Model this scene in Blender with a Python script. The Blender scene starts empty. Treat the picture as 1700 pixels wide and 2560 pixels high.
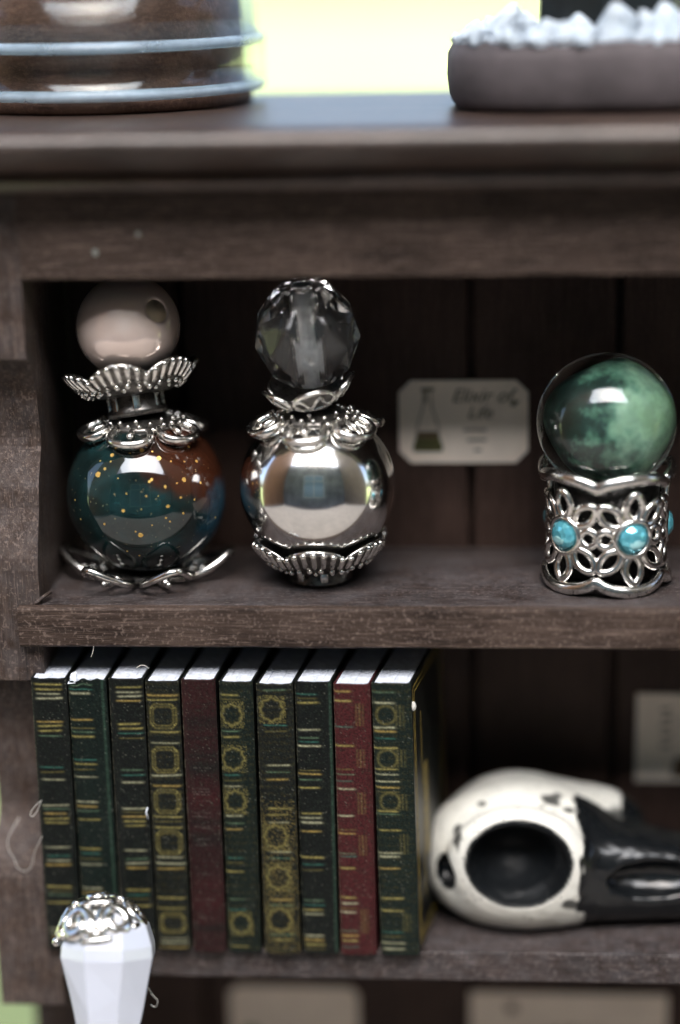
import bpy, bmesh, math, random
import numpy as np
from mathutils import Vector, Matrix

random.seed(7)
rng = np.random.default_rng(7)
sc = bpy.context.scene
MM = 0.001
R = math.radians

# ------------------------------------------------------------------ camera (all lengths below are millimetres)
FPX, DIST = 5000.0, 212.0            # focal length in photo pixels, distance to the shelf front
PITCH, YAW = R(16.0), R(4.5)
d = np.array([-math.sin(YAW) * math.cos(PITCH), math.cos(YAW) * math.cos(PITCH), -math.sin(PITCH)])
rr = np.array([1.0, 0, 0]) - d[0] * d
rr /= np.linalg.norm(rr)
uu = np.cross(rr, d)
CAM = -DIST * d


def ray(px, py):
    return d * FPX + rr * (px - 850) - uu * (py - 1280)


def P(px, py, y=0.0):                # photo pixel -> point on the upright plane at depth y
    v = ray(px, py)
    return CAM + v * ((y - CAM[1]) / v[1])


def PZ(px, py, z):                   # photo pixel -> point on the level plane at height z
    v = ray(px, py)
    return CAM + v * ((z - CAM[2]) / v[2])


def depth_of(p):
    return float(np.dot(np.asarray(p) - CAM, d))


cam_data = bpy.data.cameras.new('camera')
cam = bpy.data.objects.new('camera', cam_data)
sc.collection.objects.link(cam)
cam_data.sensor_fit = 'VERTICAL'
cam_data.sensor_height = 36.0
cam_data.sensor_width = 24.0
cam_data.lens = FPX / 2560 * 36.0
cam_data.clip_start = 0.01
cam_data.clip_end = 500
cam.matrix_world = Matrix(((rr[0], uu[0], -d[0], CAM[0] * MM), (rr[1], uu[1], -d[1], CAM[1] * MM),
                           (rr[2], uu[2], -d[2], CAM[2] * MM), (0, 0, 0, 1)))
cam_data.dof.use_dof = True
cam_data.dof.focus_distance = depth_of(P(560, 1740, -2)) * MM
cam_data.dof.aperture_fstop = cam_data.lens / 16.5
sc.camera = cam

# ------------------------------------------------------------------ sky, sun, exposure
SUN_EL, SUN_AZ = R(58), R(4)          # bright cloud behind the photographer
w = bpy.data.worlds.new('World')
sc.world = w
w.use_nodes = True
nt = w.node_tree
bg = nt.nodes['Background']
sky = nt.nodes.new('ShaderNodeTexSky')
sky.sky_type = 'NISHITA'
sky.sun_disc = False
sky.sun_elevation = SUN_EL
sky.sun_rotation = R(180) - SUN_AZ
sky.air_density = 1.0
sky.dust_density = 4.0
sky.ozone_density = 1.0
nt.links.new(sky.outputs[0], bg.inputs[0])
bg.inputs[1].default_value = 0.10
sun_data = bpy.data.lights.new('sun', 'SUN')
sun_data.energy = 1.5
sun_data.angle = R(60)
sun_data.color = (0.86, 0.93, 1.0)
sun = bpy.data.objects.new('sun', sun_data)
sc.collection.objects.link(sun)
sdir = Vector((math.sin(SUN_AZ) * math.cos(SUN_EL), -math.cos(SUN_AZ) * math.cos(SUN_EL), math.sin(SUN_EL)))
sun.rotation_euler = sdir.to_track_quat('Z', 'Y').to_euler()
sun.location = sdir * 3
sc.view_settings.view_transform = 'Standard'
sc.view_settings.look = 'None'
sc.view_settings.gamma = 1.0
sc.view_settings.use_curve_mapping = False
sc.view_settings.exposure = 2.25
sc.render.engine = 'CYCLES'
sc.cycles.use_denoising = True
sc.cycles.max_bounces = 12
sc.cycles.transmission_bounces = 10
sc.cycles.glossy_bounces = 6
sc.cycles.caustics_reflective = False
sc.cycles.caustics_refractive = True
sc.cycles.blur_glossy = 1.0
sc.cycles.sample_clamp_indirect = 6.0


# ------------------------------------------------------------------ material helpers
def new_mat(name):
    m = bpy.data.materials.new(name)
    m.use_nodes = True
    return m, m.node_tree, m.node_tree.nodes['Principled BSDF']


def N(t, kind, **kw):
    n = t.nodes.new(kind)
    for k, v in kw.items():
        setattr(n, k, v)
    return n


def noise(t, coord, scale, detail=4, rough=0.6, vec=None, off=(0, 0, 0)):
    mp = N(t, 'ShaderNodeMapping')
    if vec:
        mp.inputs['Scale'].default_value = vec
    mp.inputs['Location'].default_value = off
    t.links.new(coord, mp.inputs[0])
    n = N(t, 'ShaderNodeTexNoise')
    n.inputs['Scale'].default_value = scale
    n.inputs['Detail'].default_value = detail
    n.inputs['Roughness'].default_value = rough
    t.links.new(mp.outputs[0], n.inputs['Vector'])
    return n.outputs['Fac']


def ramp(t, fac, stops):
    r = N(t, 'ShaderNodeValToRGB')
    while len(r.color_ramp.elements) < len(stops):
        r.color_ramp.elements.new(0.5)
    for e, (p, c) in zip(r.color_ramp.elements, stops):
        e.position = p
        e.color = (*c, 1) if len(c) == 3 else c
    t.links.new(fac, r.inputs[0])
    return r.outputs[0]


def mix(t, fac, a, b, mode='MIX'):
    m = N(t, 'ShaderNodeMix', data_type='RGBA', blend_type=mode)
    for sock, v in ((m.inputs[0], fac), (m.inputs[6], a), (m.inputs[7], b)):
        if isinstance(v, (int, float)):
            sock.default_value = v
        elif isinstance(v, tuple):
            sock.default_value = (*v, 1)
        else:
            t.links.new(v, sock)
    return m.outputs[2]


def bump(t, b, h, strength, dist):
    n = N(t, 'ShaderNodeBump')
    n.inputs['Strength'].default_value = strength
    n.inputs['Distance'].default_value = dist
    t.links.new(h, n.inputs['Height'])
    t.links.new(n.outputs[0], b.inputs['Normal'])
    return n


def wood(name, axis, dark, mid, light, speck=0.5, rough=0.62, gscale=1.0, dust=0.0, spec=0.24, bstr=0.7):
    m, t, b = new_mat(name)
    co = N(t, 'ShaderNodeTexCoord').outputs['Object']
    st = {'x': (85, 1700, 1700), 'y': (1700, 85, 1700), 'z': (1700, 1700, 85)}[axis]
    st = tuple(s * gscale for s in st)
    g = noise(t, co, 1.0, 7, 0.72, st)
    g2 = noise(t, co, 1.0, 3, 0.5, tuple(s * 4.5 for s in st), (0.3, 0.1, 0.7))
    broad = noise(t, co, 130, 3, 0.5)
    col = ramp(t, g, [(0.36, dark), (0.50, mid), (0.66, light)])
    col = mix(t, 0.38, col, ramp(t, broad, [(0.35, dark), (0.65, light)]))
    fib = ramp(t, g2, [(0.56, (0, 0, 0)), (0.72, (1, 1, 1))])
    sp = noise(t, co, 2600, 2, 0.6)
    spr = ramp(t, sp, [(0.57, (0, 0, 0)), (0.66, (1, 1, 1))])
    col = mix(t, N_mul(t, fib, speck * 0.8), col, tuple(min(1, c * 2.6 + 0.03) for c in light))
    col = mix(t, N_mul(t, spr, speck * 0.8), col, tuple(min(1, c * 1.9 + 0.035) for c in light))
    if dust:
        du = ramp(t, noise(t, co, 420, 5, 0.75), [(0.38, (0, 0, 0)), (0.66, (1, 1, 1))])
        col = mix(t, N_mul(t, du, dust), col, (0.20, 0.205, 0.225))
    t.links.new(col, b.inputs['Base Color'])
    b.inputs['Roughness'].default_value = rough
    b.inputs['Specular IOR Level'].default_value = spec
    h = mix(t, 0.5, g, mix(t, 0.5, g2, sp))
    bump(t, b, h, bstr, 0.00030)
    return m


def N_mul(t, a, k):
    m = N(t, 'ShaderNodeMath', operation='MULTIPLY')
    t.links.new(a, m.inputs[0])
    m.inputs[1].default_value = k
    return m.outputs[0]


def plain(name, col, rough=0.5, metal=0.0, nscale=0, namp=0.25, bumpd=0.0, spec=0.5, coat=0.0):
    m, t, b = new_mat(name)
    b.inputs['Roughness'].default_value = rough
    b.inputs['Metallic'].default_value = metal
    b.inputs['Specular IOR Level'].default_value = spec
    b.inputs['Coat Weight'].default_value = coat
    b.inputs['Coat Roughness'].default_value = 0.04
    co = N(t, 'ShaderNodeTexCoord').outputs['Object']
    n = noise(t, co, nscale or 300, 5, 0.65)
    c = ramp(t, n, [(0.3, tuple(x * (1 - namp) for x in col)), (0.7, tuple(min(1, x * (1 + namp)) for x in col))])
    t.links.new(c, b.inputs['Base Color'])
    if bumpd:
        bump(t, b, n, 0.5, bumpd)
    return m


WD, WM_, WL = (0.009, 0.0045, 0.0028), (0.037, 0.0225, 0.016), (0.078, 0.054, 0.043)
M = {}
M['wood_x'] = wood('stained_wood_along', 'x', WD, WM_, WL, speck=0.65, bstr=0.9)
M['wood_z'] = wood('stained_wood_upright', 'z', WD, WM_, WL, speck=0.6, dust=0.14, bstr=0.9)
M['wood_top'] = wood('stained_wood_shelf_top', 'x', (0.010, 0.0065, 0.0055), (0.026, 0.018, 0.016), (0.050, 0.037, 0.034), speck=0.9, dust=0.16, rough=0.5)
M['wood_crown'] = wood('stained_wood_crown', 'x', (0.014, 0.008, 0.006), (0.040, 0.025, 0.019), (0.07, 0.046, 0.037), rough=0.30, spec=0.6, bstr=0.25)
M['plank'] = wood('stained_plank', 'z', (0.015, 0.008, 0.006), (0.036, 0.020, 0.015), (0.062, 0.037, 0.029), speck=0.25)
M['bark'] = wood('round_wood', 'x', (0.035, 0.016, 0.010), (0.085, 0.042, 0.028), (0.15, 0.082, 0.060), gscale=0.35, speck=0.15)


def metal(name, col, rough, b_amt):
    m, t, b = new_mat(name)
    co = N(t, 'ShaderNodeTexCoord').outputs['Object']
    n = noise(t, co, 1500, 4, 0.7)
    t.links.new(ramp(t, n, [(0.34, tuple(c * 0.34 for c in col)), (0.52, col)]), b.inputs['Base Color'])
    t.links.new(ramp(t, n, [(0.3, (rough * 2.2,) * 3), (0.6, (rough,) * 3)]), b.inputs['Roughness'])
    b.inputs['Metallic'].default_value = 1.0
    bump(t, b, noise(t, co, 900, 3, 0.5), b_amt, 0.00006)
    return m


M['silver'] = metal('antique_silver', (0.86, 0.84, 0.80), 0.15, 0.5)
M['oxide'] = metal('oxidised_silver', (0.17, 0.16, 0.15), 0.30, 0.6)
M['mirror'] = plain('polished_silver_bead', (0.76, 0.75, 0.73), 0.14, 1.0, 250, 0.06)
_b = M['mirror'].node_tree.nodes['Principled BSDF']
_b.inputs['Metallic'].default_value = 1.0
_b.inputs['Coat Weight'].default_value = 0.6
_b.inputs['Coat Roughness'].default_value = 0.015


def glass(name, col, ior=1.5, rough=0.0):
    m, t, b = new_mat(name)
    b.inputs['Base Color'].default_value = (*col, 1)
    b.inputs['Transmission Weight'].default_value = 1.0
    b.inputs['IOR'].default_value = ior
    b.inputs['Roughness'].default_value = rough
    return m


M['crystal'] = glass('clear_faceted_acrylic', (0.93, 0.94, 0.94), 1.49, 0.015)
M['crystal'].node_tree.nodes['Principled BSDF'].inputs['Transmission Weight'].default_value = 0.98
def thin_glass(name):
    m, t, b = new_mat(name)
    t.nodes.remove(b)
    out = [n for n in t.nodes if n.type == 'OUTPUT_MATERIAL'][0]
    tr = N(t, 'ShaderNodeBsdfTransparent')
    tr.inputs[0].default_value = (0.95, 0.975, 0.97, 1)
    gl = N(t, 'ShaderNodeBsdfGlossy')
    gl.inputs['Roughness'].default_value = 0.08
    lw = N(t, 'ShaderNodeLayerWeight')
    pw = N(t, 'ShaderNodeMath', operation='POWER')
    t.links.new(lw.outputs['Facing'], pw.inputs[0])
    pw.inputs[1].default_value = 4.0
    fr_ = N(t, 'ShaderNodeMath', operation='MULTIPLY_ADD')
    t.links.new(pw.outputs[0], fr_.inputs[0])
    fr_.inputs[1].default_value = 0.8
    fr_.inputs[2].default_value = 0.055
    lw.inputs[0].default_value = 0.5
    mx = N(t, 'ShaderNodeMixShader')
    t.links.new(fr_.outputs[0], mx.inputs[0])
    t.links.new(tr.outputs[0], mx.inputs[1])
    t.links.new(gl.outputs[0], mx.inputs[2])
    t.links.new(mx.outputs[0], out.inputs[0])
    return m


M['jar_glass'] = thin_glass('jar_glass')
def sky_band_glass(name, col, solid):
    m, t, b = new_mat(name)
    b.inputs['Base Color'].default_value = (*col, 1)
    b.inputs['Roughness'].default_value = 0.25
    co = N(t, 'ShaderNodeTexCoord').outputs['Object']
    n = noise(t, co, 160, 4, 0.6)
    t.links.new(ramp(t, n, [(0.3, (solid * 0.6,) * 3), (0.7, (solid * 1.3,) * 3)]), b.inputs['Alpha'])
    return m


M['rim_sky_band'] = sky_band_glass('glass_rim_sky_band', (0.45, 0.58, 0.70), 0.5)  # pale blue sky reflection painted into the rim colour
M['bore'] = plain('frosted_bore', (0.42, 0.43, 0.44), 0.4, 0, 900, 0.4)
M['glue'] = glass('clear_glue', (0.85, 0.92, 0.88), 1.45, 0.06)


def resin_mat():
    m, t, b = new_mat('dark_marbled_resin')
    co = N(t, 'ShaderNodeTexCoord').outputs['Object']
    sep = N(t, 'ShaderNodeSeparateXYZ')
    t.links.new(co, sep.inputs[0])
    n = noise(t, co, 150, 4, 0.6)
    a = N(t, 'ShaderNodeMath', operation='MULTIPLY_ADD')      # red swirl on the upper right of the bead
    t.links.new(sep.outputs[0], a.inputs[0])
    a.inputs[1].default_value = 55
    a2 = N(t, 'ShaderNodeMath', operation='MULTIPLY_ADD')
    t.links.new(sep.outputs[2], a2.inputs[0])
    a2.inputs[1].default_value = 55
    t.links.new(n, a2.inputs[2])
    t.links.new(a2.outputs[0], a.inputs[2])
    f = ramp(t, a.outputs[0], [(0.84, (0, 0, 0)), (1.0, (0.8, 0.8, 0.8))])
    green = ramp(t, noise(t, co, 220, 4, 0.6, off=(1, 2, 3)), [(0.35, (0.003, 0.006, 0.006)), (0.55, (0.005, 0.016, 0.016)), (0.75, (0.010, 0.040, 0.044))])
    c = mix(t, f, green, (0.050, 0.013, 0.005))
    bl = N(t, 'ShaderNodeMath', operation='MULTIPLY_ADD')     # blue streak low on the right
    t.links.new(sep.outputs[2], bl.inputs[0])
    bl.inputs[1].default_value = -85
    bl2 = N(t, 'ShaderNodeMath', operation='MULTIPLY_ADD')
    t.links.new(sep.outputs[0], bl2.inputs[0])
    bl2.inputs[1].default_value = 110
    t.links.new(n, bl2.inputs[2])
    t.links.new(bl2.outputs[0], bl.inputs[2])
    c = mix(t, ramp(t, bl.outputs[0], [(1.22, (0, 0, 0)), (1.6, (1, 1, 1))]) if False else ramp(t, N_mul(t, bl.outputs[0], 0.5), [(0.64, (0, 0, 0)), (0.84, (1, 1, 1))]), c, (0.030, 0.085, 0.125))
    sp = ramp(t, noise(t, co, 3400, 1, 0.5), [(0.735, (0, 0, 0)), (0.79, (1, 1, 1))])
    c = mix(t, N_mul(t, sp, 0.55), c, (0.35, 0.27, 0.14))
    t.links.new(c, b.inputs['Base Color'])
    b.inputs['Roughness'].default_value = 0.06
    b.inputs['IOR'].default_value = 1.52
    b.inputs['Coat Weight'].default_value = 0.6
    b.inputs['Coat Roughness'].default_value = 0.02
    bump(t, b, noise(t, co, 420, 2, 0.5), 0.06, 0.00008)
    return m


M['resin'] = resin_mat()
M['gold'] = plain('gold_leaf', (0.72, 0.45, 0.12), 0.45, 0.6, 2500, 0.25)


def ball_mat():
    m, t, b = new_mat('green_moss_glass')
    co = N(t, 'ShaderNodeTexCoord').outputs['Object']
    sep = N(t, 'ShaderNodeSeparateXYZ')
    t.links.new(co, sep.inputs[0])
    n = noise(t, co, 190, 7, 0.68)
    n2 = noise(t, co, 620, 4, 0.6, off=(2, 0, 1))
    a = N(t, 'ShaderNodeMath', operation='MULTIPLY_ADD')
    t.links.new(sep.outputs[0], a.inputs[0])
    a.inputs[1].default_value = 34
    t.links.new(n, a.inputs[2])
    c = ramp(t, a.outputs[0], [(0.24, (0.003, 0.007, 0.006)), (0.42, (0.012, 0.042, 0.035)), (0.50, (0.13, 0.30, 0.22)), (0.60, (0.36, 0.60, 0.44)), (0.90, (0.32, 0.58, 0.30))])
    c = mix(t, N_mul(t, ramp(t, n2, [(0.42, (1, 1, 1)), (0.58, (0, 0, 0))]), 0.30), c, (0.018, 0.055, 0.045))
    t.links.new(c, b.inputs['Base Color'])
    b.inputs['Roughness'].default_value = 0.5
    b.inputs['Subsurface Weight'].default_value = 0.35
    b.inputs['Subsurface Radius'].default_value = (0.002, 0.003, 0.002)
    b.inputs['Subsurface Scale'].default_value = 1.0
    return m


M['ball'] = ball_mat()
M['ball_glass'] = glass('green_tinted_glass', (0.93, 0.99, 0.95), 1.46, 0.03)
M['ball_glass'].node_tree.nodes['Principled BSDF'].inputs['Coat Weight'].default_value = 0.4


def pearl_mat():
    m, t, b = new_mat('cream_pearl')
    co = N(t, 'ShaderNodeTexCoord').outputs['Object']
    n = noise(t, co, 260, 3, 0.5)
    t.links.new(ramp(t, n, [(0.3, (0.66, 0.53, 0.47)), (0.7, (0.76, 0.63, 0.57))]), b.inputs['Base Color'])
    b.inputs['Metallic'].default_value = 0.38
    b.inputs['Roughness'].default_value = 0.15
    b.inputs['Coat Weight'].default_value = 0.8
    b.inputs['Coat Roughness'].default_value = 0.09
    return m


M['pearl'] = pearl_mat()
M['pearl_hole'] = plain('drilled_hole', (0.42, 0.34, 0.24), 0.8)
M['gem'] = plain('aqua_gem', (0.16, 0.62, 0.75), 0.08, 0.6, 900, 0.1, coat=1.0)
M['gem_glint'] = plain('gem_glint', (0.45, 0.85, 0.95), 0.15, 0.5, 900, 0.2)  # pale colour for the painted glint in the gems
M['ring_shade'] = metal('hollow_shade', (0.04, 0.038, 0.036), 0.35, 0.4)  # near-black tone for the shade in the ring's hollow
M['white_drop'] = plain('white_faceted_acrylic', (0.50, 0.53, 0.61), 0.25, 0, 120, 0.03, coat=0.3)
M['paper'] = plain('aged_paper', (0.84, 0.74, 0.64), 0.85, 0, 160, 0.10)
M['ink'] = plain('faded_ink', (0.10, 0.085, 0.05), 0.9)
M['ink_light'] = plain('pale_ink', (0.22, 0.19, 0.15), 0.9)
M['potion'] = plain('printed_green', (0.085, 0.085, 0.03), 0.9)
M['potion_brown'] = plain('printed_brown', (0.13, 0.085, 0.05), 0.9)
M['leafprint'] = plain('printed_leaf', (0.12, 0.20, 0.06), 0.9)
M['page'] = plain('page_edges', (0.58, 0.62, 0.70), 0.8, 0, 1500, 0.25)
M['dust'] = plain('grey_dust', (0.20, 0.21, 0.19), 0.9)
M['fibre'] = plain('pale_fibre', (0.55, 0.54, 0.50), 0.7)
M['clay'] = plain('grey_clay', (0.072, 0.060, 0.064), 0.8, 0, 170, 0.35, 0.0004)
M['black_stone'] = plain('black_stone', (0.012, 0.016, 0.017), 0.28, 0, 200, 0.4, 0.0003)
M['quartz'] = plain('pale_quartz', (0.46, 0.53, 0.60), 0.5, 0, 240, 0.3, 0.0004)
M['cover'] = plain('dark_book_cover', (0.007, 0.008, 0.007), 0.35, 0, 900, 0.3, spec=0.3)
M['cover_red'] = plain('maroon_book_cover', (0.05, 0.012, 0.014), 0.35, 0, 900, 0.3)
M['gilt'] = plain('printed_gilt', (0.16, 0.115, 0.02), 0.45, 0, 1500, 0.8)


def vcol_mat(name, rough, coat=0.0, dots=True, bumpd=0.0, spec=0.5):
    m, t, b = new_mat(name)
    at = N(t, 'ShaderNodeVertexColor', layer_name='print')
    co = N(t, 'ShaderNodeTexCoord').outputs['Object']
    c = at.outputs[0]
    if dots:
        n = noise(t, co, 3600, 2, 0.7)
        c = mix(t, 0.6, c, ramp(t, n, [(0.36, (0.3, 0.3, 0.3)), (0.62, (1.2, 1.2, 1.2))]), 'MULTIPLY')
        sp = ramp(t, noise(t, co, 4300, 1, 0.5, off=(3, 1, 2)), [(0.74, (0, 0, 0)), (0.80, (1, 1, 1))])
        c = mix(t, N_mul(t, sp, 0.16), c, (0.28, 0.29, 0.27))
    else:
        n = noise(t, co, 500, 4, 0.6)
        c = mix(t, 0.35, c, ramp(t, n, [(0.3, (0.6, 0.6, 0.6)), (0.7, (1, 1, 1))]), 'MULTIPLY')
    t.links.new(c, b.inputs['Base Color'])
    b.inputs['Roughness'].default_value = rough
    b.inputs['Specular IOR Level'].default_value = spec
    b.inputs['Coat Weight'].default_value = coat
    b.inputs['Coat Roughness'].default_value = 0.1
    bump(t, b, n, 0.25, bumpd or 0.00004)
    return m


M['spine'] = vcol_mat('printed_spine', 0.40, spec=0.14)
M['bone'] = vcol_mat('painted_bone', 0.40, 0.10, False, 0.00030, spec=0.5)
_t = M['bone'].node_tree
_b = _t.nodes['Principled BSDF']
_c = _b.inputs['Base Color'].links[0].from_socket
_ma = N(_t, 'ShaderNodeMath', operation='MULTIPLY_ADD')       # the socket is dull and dusty, the beak glossy
_t.links.new([n for n in _t.nodes if n.type == 'VERTEX_COLOR'][0].outputs['Alpha'], _ma.inputs[0])
_ma.inputs[1].default_value = 0.20
_t.links.new(ramp(_t, _c, [(0.02, (0.24,) * 3), (0.3, (0.48,) * 3)]), _ma.inputs[2])
_t.links.new(_ma.outputs[0], _b.inputs['Roughness'])
_ms = N(_t, 'ShaderNodeMath', operation='MULTIPLY_ADD')
_t.links.new([n for n in _t.nodes if n.type == 'VERTEX_COLOR'][0].outputs['Alpha'], _ms.inputs[0])
_ms.inputs[1].default_value = -0.38
_ms.inputs[2].default_value = 0.5
_t.links.new(_ms.outputs[0], _b.inputs['Specular IOR Level'])
_b.inputs['Coat Weight'].default_value = 0.0
_co = N(_t, 'ShaderNodeTexCoord').outputs['Object']
_sp = ramp(_t, noise(_t, _co, 2600, 2, 0.6), [(0.66, (0, 0, 0)), (0.74, (1, 1, 1))])
_t.links.new(mix(_t, N_mul(_t, _sp, 0.14), _c, (0.16, 0.165, 0.16)), _b.inputs['Base Color'])


# ------------------------------------------------------------------ object helpers
COL = sc.collection


def obj(name, V, F, mat, parent=None, smooth=True, scale=MM):
    me = bpy.data.meshes.new(name)
    V = np.asarray(V, dtype=float) * scale
    me.from_pydata(V.tolist(), [], [tuple(int(i) for i in f) for f in F])
    me.materials.append(M[mat] if isinstance(mat, str) else mat)
    if smooth:
        me.polygons.foreach_set('use_smooth', [True] * len(me.polygons))
    me.update()
    o = bpy.data.objects.new(name, me)
    COL.objects.link(o)
    if parent:
        o.parent = parent
    return o


def share(src, name, parent=None, loc=None, rot=None):
    o = bpy.data.objects.new(name, src.data)
    COL.objects.link(o)
    if parent:
        o.parent = parent
    if loc is not None:
        o.location = Vector(loc) * MM
    if rot is not None:
        o.rotation_euler = rot
    return o


def tag(o, label, cat, group=None, kind=None):
    if label:
        o['label'] = label
        o['category'] = cat
    if group:
        o['group'] = group
    if kind:
        o['kind'] = kind
    return o


def thing(name, loc, label, cat, group=None, rotz=0):
    o = bpy.data.objects.new(name, None)
    COL.objects.link(o)
    o.empty_display_size = 0.005
    o.location = Vector([float(v) for v in loc]) * MM
    o.rotation_euler = (0, 0, rotz)
    return tag(o, label, cat, group)


class Mesh:
    def __init__(s):
        s.V, s.F = [], []

    def add(s, V, F):
        n = len(s.V)
        s.V.extend([tuple(map(float, v)) for v in V])
        s.F.extend([tuple(i + n for i in f) for f in F])
        return s


def box(x0, x1, y0, y1, z0, z1, bev=0.0, seg=2):
    bm = bmesh.new()
    bmesh.ops.create_cube(bm, size=1)
    for v in bm.verts:
        v.co = Vector(((x0 + x1) / 2 + v.co.x * (x1 - x0), (y0 + y1) / 2 + v.co.y * (y1 - y0), (z0 + z1) / 2 + v.co.z * (z1 - z0)))
    if bev:
        bmesh.ops.bevel(bm, geom=bm.edges[:], offset=bev, segments=seg, affect='EDGES', profile=0.5)
    bm.verts.ensure_lookup_table()
    V = [tuple(v.co) for v in bm.verts]
    F = [[v.index for v in f.verts] for f in bm.faces]
    bm.free()
    return V, F


def lathe(prof, n=48, close=False):
    V, F = [], []
    for r_, z in prof:
        for k in range(n):
            a = 2 * math.pi * k / n
            V.append((r_ * math.cos(a), r_ * math.sin(a), z))
    m = len(prof)
    for i in range(m - 1 + (1 if close else 0)):
        j = (i + 1) % m
        for k in range(n):
            k2 = (k + 1) % n
            F.append((i * n + k, i * n + k2, j * n + k2, j * n + k))
    if not close:
        F.append(tuple(range(n))[::-1])
        F.append(tuple((m - 1) * n + k for k in range(n)))
    return V, F


def sphere(rad, nu=64, nv=40, c=(0, 0, 0)):
    prof = [(max(rad * math.sin(math.pi * i / nv), 1e-4), -rad * math.cos(math.pi * i / nv)) for i in range(nv + 1)]
    V, F = lathe(prof, nu)
    return [(x + c[0], y + c[1], z + c[2]) for x, y, z in V], F


def sweep(pts, wd, th, normals=None, closed=False, n=8, taper=None):
    """tube along pts; half width wd across, half thickness th along the normals"""
    pts = np.asarray(pts, float)
    m = len(pts)
    if closed:
        tan = np.roll(pts, -1, 0) - np.roll(pts, 1, 0)
    else:
        tan = np.gradient(pts, axis=0)
    tan /= np.linalg.norm(tan, axis=1)[:, None] + 1e-12
    if normals is None:
        ref = np.array([0.31, 0.2, 0.93])  # pale rings added for the sky reflection along the glass edges
        normals = np.tile(ref, (m, 1))
    nor = np.asarray(normals, float)
    nor = nor - (nor * tan).sum(1)[:, None] * tan
    nor /= np.linalg.norm(nor, axis=1)[:, None] + 1e-12
    bi = np.cross(tan, nor)
    V, F = [], []
    for i in range(m):
        k = 1.0 if taper is None else taper[i]
        for j in range(n):
            a = 2 * math.pi * (j + 0.5) / n
            V.append(pts[i] + bi[i] * wd * k * math.cos(a) + nor[i] * th * k * math.sin(a))
    for i in range(m if closed else m - 1):
        i2 = (i + 1) % m
        for j in range(n):
            j2 = (j + 1) % n
            F.append((i * n + j, i2 * n + j, i2 * n + j2, i * n + j2))
    if not closed:
        F.append(tuple(range(n)))
        F.append(tuple((m - 1) * n + j for j in range(n))[::-1])
    return V, F


def xform(VF, mat):
    return [tuple(mat @ Vector(v)) for v in VF[0]], VF[1]


def tilt(ax_deg_x, ax_deg_y, c=(0, 0, 0)):
    return Matrix.Translation(c) @ Matrix.Rotation(R(ax_deg_y), 4, 'Y') @ Matrix.Rotation(R(ax_deg_x), 4, 'X')


def prism_x(profile, x0, x1):
    """profile of (y,z) extruded in x"""
    n = len(profile)
    V = [(x0, y, z) for y, z in profile] + [(x1, y, z) for y, z in profile]
    F = [tuple(range(n)), tuple(range(2 * n - 1, n - 1, -1))]
    F += [(i, i + n, (i + 1) % n + n, (i + 1) % n) for i in range(n)]
    return V, F


# ------------------------------------------------------------------ the setting outside the frame (the silver bead mirrors it; roof and wings added to shape the light)
ZT = -104.0                                # table height
tag(obj('lawn', [(-60, -60, -0.92), (60, -60, -0.92), (60, 60, -0.92), (-60, 60, -0.92)], [(0, 1, 2, 3)],
        plain('sunny_lawn', (0.41, 0.46, 0.17), 0.9, 0, 0.9, 0.35), None, False, 1.0), None, None, None, 'structure')
tag(obj('patio', *box(-2.3, 2.3, -2.29, 0.35, -0.915, -0.88, 0.005), plain('pale_paving', (0.42, 0.40, 0.37), 0.85, 0, 14, 0.15), None, False, 1.0), None, None, None, 'structure')
tb = thing('garden_table', (0, -80, -880), 'grey wooden garden table carrying the miniature cabinet', 'table')
obj('table_top', *box(-260, 260, -190, 128, 880 + ZT - 22, 880 + ZT, 2), plain('table_wood', (0.28, 0.25, 0.22), 0.7, 0, 60, 0.2), tb, False)
for sx in (-1, 1):
    for sy in (-165, 100):
        obj('leg', *box(sx * 235 - 18, sx * 235 + 18, sy - 16, sy + 16, 0, 880 + ZT - 22, 2), plain('table_leg_wood', (0.24, 0.21, 0.18), 0.7, 0, 60, 0.2), tb, False)
M['render_wall'] = plain('grey_wall_paint', (0.13, 0.13, 0.135), 0.9, 0, 1.6, 0.7)
M['terracotta'] = plain('terracotta_wall', (0.26, 0.13, 0.07), 0.9, 0, 4, 0.15)
M['tan_wall'] = plain('tan_wall', (0.26, 0.20, 0.15), 0.9, 0, 4, 0.15)
M['frame_white'] = plain('window_frame_paint', (0.32, 0.32, 0.31), 0.5)
M['pane'] = plain('window_pane_sky_tint', (0.16, 0.22, 0.28), 0.05)  # blue of the reflected sky put into the pane colour
hs = thing('house', (0, -2300, -915), 'grey house wall with one window facing the cabinet, mirrored in the silver bead', 'house')
obj('wall', *box(-2.3, 2.3, -0.15, 0, 0, 3.30), 'render_wall', hs, False, 1.0)
obj('light_cutoff_wing', *box(-2.6, -2.32, -0.15, 1.9, 0, 6.2), 'terracotta', hs, False, 1.0)  # unseen, added to cut off the sky light at the left
obj('light_cutoff_wing', *box(2.32, 2.6, -0.15, 1.9, 0, 6.2), 'tan_wall', hs, False, 1.0)  # unseen as well, cuts off the sky light at the right
wn = obj('window', *box(-0.62, 0.62, 0.002, 0.05, 0.75, 2.15, 0.008), 'frame_white', hs, False, 1.0)
for sx in (-1, 1):
    for z0, z1 in ((0.81, 1.72), (1.78, 2.09)):
        obj('pane', *box(min(sx * 0.03, sx * 0.56), max(sx * 0.03, sx * 0.56), 0.045, 0.058, z0, z1), 'pane', wn, False, 1.0)
cn = thing('light_bounding_roof', (0, 400, -915), 'unseen plain roof added above the table to bound the sky light', 'roof')  # out of view, added to leave only a strip of sky light
obj('sky_cut_panel', *box(-1.6, 1.6, -0.90, 0.95, 2.45, 2.52), plain('sky_cut_paint', (0.10, 0.10, 0.10), 0.9), cn, False, 1.0)
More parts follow.
